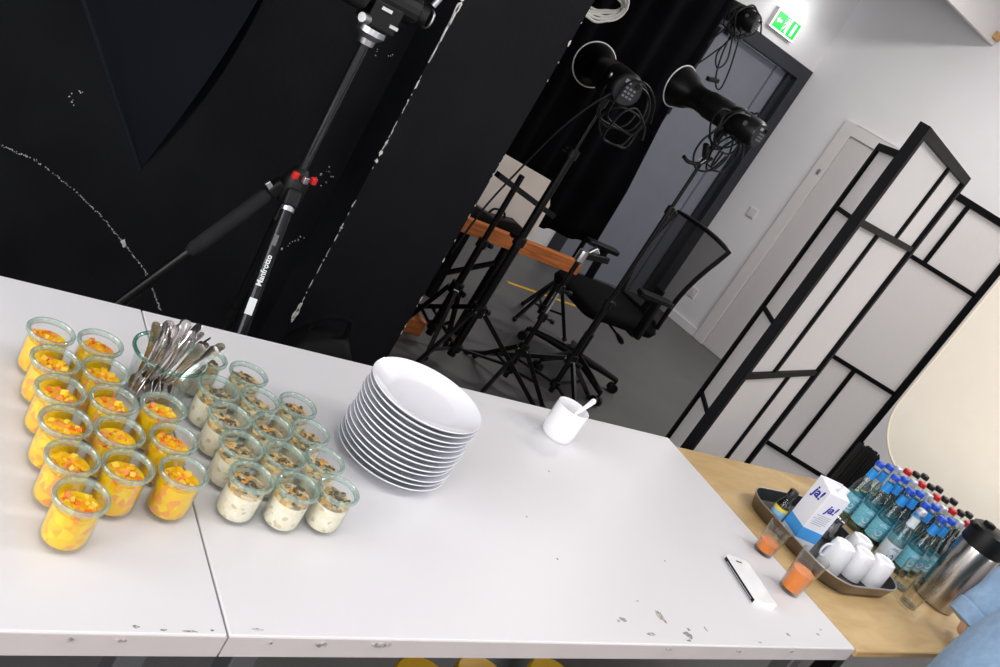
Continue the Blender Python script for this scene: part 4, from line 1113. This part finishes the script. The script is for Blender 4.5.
b = MB(); b.cyl((.05, .08, .41), (.06, .26, .40), .007, n=8); b.rings([((.06, .24, .402), .010), ((.062, .29, .395), .016), ((.063, .31, .392), .010)], 10); b.build('lever', BLKP, mc_)
# seat cushion
b = MB(); rows = [(.43, .44, .42), (.44, .50, .48), (.47, .52, .50), (.495, .50, .48), (.505, .42, .40)]
rr2 = [rrect(w, h, .09, 6) for z_, w, h in rows]; m_ = len(rr2[0]); vs = [(x + .03, y, rows[i][0] - (.02 * max(0, x - .15) / .1 if x > .15 else 0)) for i, r_ in enumerate(rr2) for x, y in r_]; fs = []
for i in range(len(rows) - 1):
    for k in range(m_): fs.append((i * m_ + k, i * m_ + (k + 1) % m_, (i + 1) * m_ + (k + 1) % m_, (i + 1) * m_ + k))
fs.append(tuple(reversed(range(m_)))); fs.append(tuple((len(rows) - 1) * m_ + k for k in range(m_)))
b.add(vs, fs); b.build('seat', BLKF, t, angle=60)
# backrest: tapered frame, curved, with mesh
def back_pt(v, zf):           # v -1..1 across, zf 0..1 up
    w = .195 + .055 * zf if zf < .9 else .245
    return Vector((-.215 - .07 * zf - .035 * (1 - v * v) + .05 * math.sin(zf * PI), v * w, .50 + zf * .55))
b = MB(); ring = [(-1 + 2 * k / 8, 0.0) for k in range(9)] + [(1, k / 8) for k in range(1, 8)] + [(1 - 2 * k / 8, 1.0 + .02 * (1 - (1 - 2 * k / 8) ** 2)) for k in range(9)] + [(-1, 1 - k / 8) for k in range(1, 8)]
pts = [back_pt(v, zf) for v, zf in ring]; pts.append(pts[0]); b.tube(pts, .0135, 8); bf = b.build('back_frame', BLKP, t)
b = MB(); nv_, nz_ = 8, 8; vs = [back_pt(-1 + 2 * i / nv_, j / nz_) for j in range(nz_ + 1) for i in range(nv_ + 1)]; fs = [(j * (nv_ + 1) + i, j * (nv_ + 1) + i + 1, (j + 1) * (nv_ + 1) + i + 1, (j + 1) * (nv_ + 1) + i) for j in range(nz_) for i in range(nv_)]
b.add(vs, fs); b.build('back_mesh', MESHB, t, angle=80)
b = MB(); b.beam((-.10, 0, .42), (-.25, 0, .44), .07, .025); b.beam((-.25, 0, .43), (-.27, 0, .66), .07, .025, (1, 0, 0)); b.build('back_support', BLKP, t, smooth=False, bevel=.006)
for sy in (-1, 1):
    b = MB(); b.beam((-.02, sy * .20, .44), (-.02, sy * .285, .44), .06, .02); b.beam((-.02, sy * .285, .435), (-.01, sy * .285, .665), .055, .028, (1, 0, 0)); ar_ = b.build('armrest_post', BLKP, t, smooth=False, bevel=.008)
    b = MB(); b.prism(rrect(.25, .075, .03), .665, .692); b.v = [(x + .02, y + sy * .285, z_) for x, y, z_ in b.v]; b.build('armrest_pad', BLKP, t, bevel=.006)

# ------------------------------------------------------------------ camera tripod
TP = Vector((.995, 2.20, 0))
t = thing('camera_tripod', 'black camera tripod with red levers against the black wall', 'tripod', TP)
b = MB(); b.cyl((0, 0, .78), (0, 0, 1.325), .0135, n=20); b.build('centre_column', mat('column_gloss', (22, 22, 24), .15, coat=.5), t)
b = MB(); b.lathe([(.0135, .835), (.030, .838), (.036, .855), (.036, .905), (.028, .925), (.018, .940), (.0135, .942)], 20); apx = b.build('apex', BLKP, t)
for (x, y, m_) in ((-.022, -.030, RED), (.034, -.022, RED), (.004, -.040, ALU)):
    b = MB(); b.box((x, y, .925), (.016, .014, .020), Matrix.Rotation(.3, 3, 'Z')); b.build('lever', m_, apx, smooth=False, bevel=.003)
b = MB(); b.lathe([(.0135, 1.305), (.021, 1.307), (.023, 1.322), (.032, 1.330), (.038, 1.337), (.038, 1.352), (0, 1.352)], 24); b.build('head_plate', ALU, t)
hd = MB(); hd.box((0, 0, 1.40), (.062, .058, .05)); hd.cyl((-.06, 0, 1.435), (.06, 0, 1.435), .030, n=18); hd.box((.01, 0, 1.475), (.07, .055, .035)); hdo = hd.build('pan_head', BLKP, t, bevel=.004, smooth=False)
b = MB(); b.cyl((-.05, -.02, 1.41), (-.105, -.03, 1.415), .020, .024, n=14); b.ball((-.115, -.03, 1.416), (.03, .026, .026), 12, 8); b.build('knob', BLKP, hdo)
b = MB(); b.cyl((.06, 0, 1.435), (.083, -.01, 1.435), .022, n=16); kn = b.build('knob', BLKP, hdo)
b = MB(); b.torus((.086, -.011, 1.435), .018, .002, 20, 6, Matrix.Rotation(PI / 2, 3, 'Y')); b.build('knob_ring', ALU, hdo)
b = MB(); b.cyl((.078, -.02, 1.46), (.095, -.02, 1.52), .006, n=10); b.build('pan_handle', ALU, hdo)
b = MB(); b.cyl((-.032, -.035, 1.385), (-.048, -.045, 1.385), .009, n=12); b.build('lock_screw', ALU, hdo)
b = MB(); b.box((-.005, -.031, 1.415), (.022, .004, .006)); b.build('index_mark', ALU, hdo, smooth=False)
b = MB(); b.box((.022, -.031, 1.392), (.018, .004, .006)); b.build('index_mark', ALU, hdo, smooth=False)
for o_h in [hdo] + list(hdo.children):
    for v in o_h.data.vertices: v.co = Vector((v.co.x * 1.35, v.co.y * 1.35, 1.352 + (v.co.z - 1.372) * 1.35))
def tripod_leg(foot, style):
    top = Vector((0, 0, .872)); f = Vector(foot); dr = (f - top).normalized()
    st = top + Vector((dr.x, dr.y, 0)).normalized() * .035
    dr = (f - st).normalized(); Lg = (f - st).length
    b = MB(); b.box(st + dr * .01, (.040, .040, .05), dr.to_track_quat('Z', 'Y').to_matrix()); sh = b.build('leg_shoulder', BLKP, t, smooth=False, bevel=.008)
    if style == 'silver':
        side = dr.cross(Vector((0, 1, 0))).normalized()
    if style == 'foam':
        b = MB(); b.rings([(st + dr * .03, .0150), (st + dr * .05, .021), (st + dr * .28, .021), (st + dr * .30, .0150)], 18); b.build('foam_grip', FOAM, t)
        b = MB(); b.rings([(st + dr * .29, .0150), (st + dr * (Lg * .62), .0150)], 16); b.build('upper_tube', BLKM, t)
        b = MB(); b.box(st + dr * .02 + Vector((-.02, -.012, .012)), (.026, .010, .016), Matrix.Rotation(.6, 3, 'Y')); b.build('angle_catch', ALU, sh, smooth=False, bevel=.002)
    else:
        b = MB(); b.rings([(st + dr * .03, .0165), (st + dr * (Lg * .62), .0165)], 18); b.build('upper_tube', mat('satin_black_tube', (40, 41, 45), .2, .6) if style == 'text' else BLKM, t)
        b = MB(); b.rings([(st + dr * .015, .0185), (st + dr * .045, .0185)], 16); b.build('bright_collar', ALU if style == 'text' else BLKM, t)
    b = MB(); b.rings([(st + dr * (Lg * .60), .0185), (st + dr * (Lg * .66), .0185)], 16); b.build('leg_lock', BLKP, t)
    b = MB(); b.rings([(st + dr * (Lg * .64), .0115), (f - dr * .03, .0115)], 14); b.build('lower_tube', BLKM, t)
    b = MB(); b.rings([(f - dr * .035, .013), (f - dr * .004, .017)], 14); b.build('rubber_foot', BLKP, t)
    if style == 'text':
        view = (Vector((0, 0, 1.614)) - (TP + st)); view.z = 0
        n_ = (view - dr * view.dot(dr)).normalized()
        xa = -dr; ya = n_.cross(xa)
        pos = st + dr * .215 + n_ * .0175
        text_part('Manfrotto', .021, WPRINT, t, frame(xa, ya, pos), bold=.0004)
        b = MB(); b.box(st + dr * .315 + n_ * .0162, (.020, .045, .002), Matrix((ya, xa, n_)).transposed()); b.build('white_sticker', WPRINT, t, smooth=False)
        b = MB(); b.box(st + dr * .13 + n_ * .0160, (.010, .030, .0015), Matrix((ya, xa, n_)).transposed()); b.build('type_plate', mat('type_plate', (90, 92, 96), .4), t, smooth=False)
tripod_leg((-.09, -.46, .0), 'text')
tripod_leg((-.49, .04, .0), 'foam')
tripod_leg((.22, .44, .0), 'dark')

# ------------------------------------------------------------------ softbox on a boom
e1 = Vector((-.6, 0, .8)); e2 = Vector((0, 1, 0)); en = Vector((.8, 0, .6))
Pc = Vector((.590, 2.10, .825)); LA, LB_ = .95, .62
t = thing('softbox', 'large dark softbox hanging corner down beside the tripod', 'softbox', (-.30, 2.50, 0))
O_ = Vector((-.30, 2.50, 0))
front = [Pc, Pc + e2 * LB_, Pc + e2 * LB_ + e1 * LA, Pc + e1 * LA]
cen = Pc + e1 * LA / 2 + e2 * LB_ / 2; ringc = cen + en * .52
rg = [ringc + e1 * (-.075) - e2 * .075, ringc - e1 * .075 + e2 * .075, ringc + e1 * .075 + e2 * .075, ringc + e1 * .075 - e2 * .075]
for k in range(4):
    a, c = front[k], front[(k + 1) % 4]; ra, rc = rg[k], rg[(k + 1) % 4]
    nu, nv_ = 10, 8; vs = []; fs = []
    outn = ((a + c) / 2 - cen).normalized()
    for j in range(nv_ + 1):
        for i in range(nu + 1):
            u, v = i / nu, j / nv_
            p_ = (a.lerp(c, u)).lerp(ra.lerp(rc, u), v)
            bul = .055 * math.sin(v * PI) - .03 * math.sin(u * PI) * (1 - v) - .02 * math.sin(u * PI)
            vs.append(p_ - O_ + outn * bul)
    for j in range(nv_):
        for i in range(nu): fs.append((j * (nu + 1) + i, j * (nu + 1) + i + 1, (j + 1) * (nu + 1) + i + 1, (j + 1) * (nu + 1) + i))
    b = MB(); b.add(vs, fs); b.build('side_panel', NAVY, t, angle=70)
    b = MB(); b.tube([vs[j * (nu + 1)] + outn * .002 for j in range(nv_ + 1)], .0035, 6); b.build('rib_seam', BLKF, t)
b = MB(); pts = [p_ - O_ for p_ in front] + [front[0] - O_]; b.tube(pts, .005, 6); b.build('piping', mat('piping_navy', (17, 20, 29), .6, spec=.1), t)
b = MB(); q = [cen.lerp(p_, .76) - O_ + en * .06 for p_ in front]; b.add(q + [v + en * .003 for v in q], [(0, 1, 2, 3), (7, 6, 5, 4), (0, 4, 5, 1), (1, 5, 6, 2), (2, 6, 7, 3), (3, 7, 4, 0)]); b.build('diffuser', mat('diffuser_cloth', (225, 225, 225), .8), t, smooth=False)
b = MB(); MRg = Matrix.Translation(ringc - O_) @ en.to_track_quat('Z', 'Y').to_matrix().to_4x4(); b.lathe([(.072, -.01), (.088, -.01), (.088, .02), (.072, .02)], 28, closed=True); b.cyl((0, 0, .0), (0, 0, .26), .058, n=20); b.xf(MRg); b.build('flash_body', BLKP, t)
b = MB(); b.cyl((0, 0, .08), (0, 0, 2.15), .018, n=14); b.build('boom_pole', BLKM, t)
b = MB(); b.cyl((-.35, 0, 1.98), ringc - O_ + en * .16, .014, n=12); b.build('boom_arm', BLKM, t)
for k in range(3):
    a = 2 * PI * k / 3 + .5
    b = MB(); b.cyl((0, 0, .35), (.42 * math.cos(a) * .8, .36 * math.sin(a), .012), .011, n=10); b.build('leg', BLKM, t)

# small black bag at the foot of the pillar
t = thing('camera_bag', 'black bag on the floor in front of the pillar', 'bag', (1.45, 2.44, 0))
b = MB(); rows = [(.0, .22, .16), (.02, .25, .19), (.18, .26, .19), (.30, .22, .15), (.36, .15, .09)]
rr2 = [rrect(w, h, .04, 5) for z_, w, h in rows]; m_ = len(rr2[0]); vs = [(x, y, rows[i][0]) for i, r_ in enumerate(rr2) for x, y in r_]; fs = []
for i in range(len(rows) - 1):
    for k in range(m_): fs.append((i * m_ + k, i * m_ + (k + 1) % m_, (i + 1) * m_ + (k + 1) % m_, (i + 1) * m_ + k))
fs.append(tuple(reversed(range(m_)))); fs.append(tuple((len(rows) - 1) * m_ + k for k in range(m_)))
b.add(vs, fs); b.build('bag_body', mat('matt_black_nylon', (9, 9, 10), .6, spec=.15), t, angle=60)
b = MB(); b.tube(smooth_path([(-.07, 0, .34), (-.06, -.02, .42), (.04, -.02, .43), (.06, 0, .34)], 5), .009, 8); b.build('carry_handle', BLKF, t)

# ------------------------------------------------------------------ yellow drums under the table
for k, (x, y, h_) in enumerate([(1.37, 1.16, .190), (1.60, 1.20, .150), (1.80, 1.16, .190)]):
    lab = ['yellow cable drum under the table below the plates', 'yellow cable drum under the table below the mug', 'yellow cable drum with open hub under the table'][k]
    t = thing('cable_drum', lab, 'cable drum', (x, y, 0), 0, 'cable drums under the table')
    b = MB(); b.lathe([(.025, 0), (.075, 0), (.080, .01), (.080, .03), (.055, .036), (.055, h_ - .036), (.080, h_ - .03), (.080, h_ - .008), (.074, h_), (.025, h_)], 30, closed=True); b.build('drum_body', YEL, t)
    b = MB(); b.lathe([(.056, .04), (.070, .045), (.070, h_ - .045), (.056, h_ - .04)], 26, closed=True); b.build('wound_cable', BLKP, t)

# ------------------------------------------------------------------ person in a light denim shirt
PO = Vector((2.68, .43, 0))
per = thing('person', 'person in a light blue denim shirt leaning on the birch table', 'person', PO)
def skin_obj(name, verts, edges, material, parent, root=0, sub=2):
    me = bpy.data.meshes.new(name)
    me.from_pydata([Vector(v[:3]) - PO for v in verts], edges, []); me.update()
    o = bpy.data.objects.new(name, me); COL.objects.link(o); o.parent = parent
    md = o.modifiers.new('skin', 'SKIN'); md.use_smooth_shade = True
    layer = me.skin_vertices[0] if me.skin_vertices else None
    if layer is None:
        bm = bmesh.new(); bm.from_mesh(me); bm.verts.layers.skin.verify(); bm.to_mesh(me); bm.free(); layer = me.skin_vertices[0]
    for i, v in enumerate(verts):
        layer.data[i].radius = (v[3], v[4] if len(v) > 4 else v[3]); layer.data[i].use_root = (i == root)
    ss = o.modifiers.new('sub', 'SUBSURF'); ss.levels = sub; ss.render_levels = sub
    me.materials.append(material)
    return o
# joints (world): x, y, z, radius
V = []; E_ = []
def J(x, y, z, r, p_=None, r2=None):
    V.append((x, y, z, r, r2 if r2 else r)); i = len(V) - 1
    if p_ is not None: E_.append((p_, i))
    return i
pel = J(2.64, .45, .94, .125); wa = J(2.68, .46, 1.10, .115, pel); che = J(2.73, .47, 1.30, .125, wa); nb = J(2.76, .49, 1.46, .060, che)
nk = J(2.775, .52, 1.50, .062, nb); hd1 = J(2.785, .555, 1.545, .082, nk); hd2 = J(2.79, .560, 1.615, .102, hd1); hd3 = J(2.79, .555, 1.69, .090, hd2); hd4 = J(2.79, .548, 1.735, .045, hd3)
def limb_leg(sx):
    h = J(2.64 + sx * .09, .45, .88, .085, pel); kk = J(2.64 + sx * .11, .46, .48, .055, h); ca = J(2.64 + sx * .115, .44, .32, .050, kk); an = J(2.64 + sx * .12, .43, .08, .036, ca); tt = J(2.64 + sx * .13, .53, .035, .032, an); J(2.64 + sx * .135, .60, .03, .022, tt)
limb_leg(-1); limb_leg(1)
def arm(sh, el, wr, palm, fdir, tdir, side):
    s_ = J(*sh, .055, che); u = J(*el, .042, s_); fm = J(*[(el[i] * .6 + wr[i] * .4) for i in range(3)], .038, u); w_ = J(*wr, .026, fm); pm = J(*palm, .026, w_)
    P_ = Vector(palm); F = Vector(fdir).normalized(); S = Vector(side).normalized()
    N_ = F.cross(S)
    for k in range(4):
        off = S * ((k - 1.5) * .020); ln = (.072, .085, .080, .062)[k]
        a = J(*(P_ + off * .9 + F * .030), .0105, pm); c = J(*(P_ + off + F * (.03 + ln * .5) + N_ * .004), .0088, a); J(*(P_ + off + F * (.03 + ln) - N_ * .006), .0072, c)
    T_ = Vector(tdir).normalized(); a = J(*(P_ + T_ * .030 - F * .008), .012, pm); c = J(*(P_ + T_ * .052 + F * .014), .010, a); J(*(P_ + T_ * .060 + F * .038), .008, c)
RA = dict(sh=(2.90, .54, 1.40), el=(2.86, .80, 1.12), wr=(2.742, .818, .800), palm=(2.775, .802, .772), fdir=(.9, -.2, -.1), tdir=(.3, .8, .0), side=(-.2, -.9, 0))
LA_ = dict(sh=(2.60, .43, 1.37), el=(2.50, .22, 1.12), wr=(2.465, .245, .88), palm=(2.462, .265, .83), fdir=(.05, .25, -1), tdir=(.6, .6, -.2), side=(0, 1, .2))
arm(**RA); arm(**LA_)
skin_obj('body', V, E_, SKIN, per)
# shirt
V = []; E_ = []
sh = MB()
secs_ = [(2.500, .500, .66, .215, .220), (2.492, .505, .68, .230, .232), (2.487, .505, .76, .232, .234), (2.488, .505, .85, .230, .232), (2.508, .502, .95, .228, .226), (2.545, .495, 1.05, .220, .205), (2.63, .485, 1.18, .210, .175), (2.715, .482, 1.32, .200, .150), (2.750, .490, 1.40, .170, .115), (2.762, .505, 1.45, .095, .085), (2.768, .512, 1.485, .072, .070)]
nn = 40; vs = []; fs = []
for (x, y, z_, rx, ry) in secs_:
    for k in range(nn):
        a = 2 * PI * k / nn
        w_ = 1 + .018 * math.sin(5 * a + z_ * 9) * (1.5 - z_) + .010 * math.sin(11 * a - z_ * 14)
        vs.append(Vector((x + rx * w_ * math.cos(a), y + ry * w_ * math.sin(a), z_)) - PO)
for i in range(len(secs_) - 1):
    for k in range(nn): fs.append((i * nn + k, i * nn + (k + 1) % nn, (i + 1) * nn + (k + 1) % nn, (i + 1) * nn + k))
sh.add(vs, fs)
def sleeve(pts):
    q = [(Vector(p_) - PO, r_) for p_, r_ in pts]; out = []
    for i in range(len(q) - 1):
        for k in range(5):
            t_ = k / 5; out.append((q[i][0].lerp(q[i + 1][0], t_), (q[i][1] * (1 - t_) + q[i + 1][1] * t_) * (1 + .05 * math.sin((i * 5 + k) * 1.9))))
    out.append(q[-1]); sh.rings(out, 24)
sleeve([((2.80, .52, 1.40), .085), ((2.895, .56, 1.375), .088), ((2.885, .70, 1.24), .080), ((2.865, .80, 1.11), .078), ((2.80, .812, .965), .070), ((2.742, .820, .838), .060)])
sleeve([((2.68, .47, 1.40), .085), ((2.60, .42, 1.36), .085), ((2.55, .32, 1.24), .076), ((2.50, .22, 1.11), .070), ((2.48, .228, .99), .060), ((2.468, .240, .905), .050)])
so_ = sh.build('denim_shirt', DENIM, per, angle=80)
ss = so_.modifiers.new('sub', 'SUBSURF'); ss.levels = 1; ss.render_levels = 1
b = MB(); cdir = (Vector((2.730, .822, .800)) - Vector((2.86, .80, 1.12))).normalized(); ce = Vector((2.738, .821, .822))
b.rings([(ce - cdir * .035 - PO, .064), (ce - cdir * .030 - PO, .067), (ce + cdir * .012 - PO, .062), (ce + cdir * .014 - PO, .050)], 24); cf = b.build('shirt_cuff', DENIM, per)
b = MB(); b.ball(ce - PO + Vector((-.058, -.028, .0)), (.006, .006, .006), 10, 6); b.build('cuff_button', ALU, cf)
jn = MB()
jn.rings([(Vector((2.60, .465, .98)) - PO, .135), (Vector((2.605, .460, .90)) - PO, .160), (Vector((2.61, .455, .80)) - PO, .165), (Vector((2.615, .455, .74)) - PO, .130)], 28)
for sx in (-1, 1):
    jn.rings([(Vector((2.64 + sx * .075, .452, .84)) - PO, .098), (Vector((2.64 + sx * .090, .455, .70)) - PO, .092), (Vector((2.64 + sx * .11, .46, .48)) - PO, .072), (Vector((2.64 + sx * .115, .448, .30)) - PO, .066), (Vector((2.64 + sx * .12, .436, .075)) - PO, .062)], 22)
jn.build('jeans', JEANS, per, angle=80)
b = MB(); b.rings([(Vector((2.766, .510, 1.465)) - PO, .084), (Vector((2.770, .514, 1.488)) - PO, .078), (Vector((2.773, .518, 1.508)) - PO, .074), (Vector((2.776, .520, 1.512)) - PO, .070)], 28, False); b.build('shirt_collar', DENIM, per)
for sx in (-1, 1):
    b = MB(); b.ball(Vector((2.64 + sx * .13, .50, .045)) - PO, (.045, .13, .045), 14, 8); b.build('shoe', BLKP, per)
hc = Vector((2.79, .560, 1.625)) - PO
b = MB(); b.ball(hc + Vector((0, -.018, .018)), (.094, .100, .108), 18, 12)
b.v = [v for v in b.v]; hair = b.build('hair', HAIR, per)
for sx in (-1, 1):
    b = MB(); b.ball(hc + Vector((sx * .032, .082, -.005)), (.013, .008, .008), 10, 7); ey = b.build('eye', WPRINT, per)
    b = MB(); b.ball(hc + Vector((sx * .032, .089, -.005)), (.005, .004, .005), 8, 6); b.build('iris', BLKP, ey)
    b = MB(); b.ball(hc + Vector((sx * .088, .0, -.02)), (.010, .018, .030), 10, 7); b.build('ear', SKIN, per)
b = MB(); b.rings([(hc + Vector((0, .080, .0)), .008), (hc + Vector((0, .104, -.030)), .014), (hc + Vector((0, .085, -.042)), .010)], 10); b.build('nose', SKIN, per)
b = MB(); b.ball(hc + Vector((0, .078, -.062)), (.024, .008, .006), 10, 6); b.build('mouth', mat('lips', (180, 110, 100), .5), per)
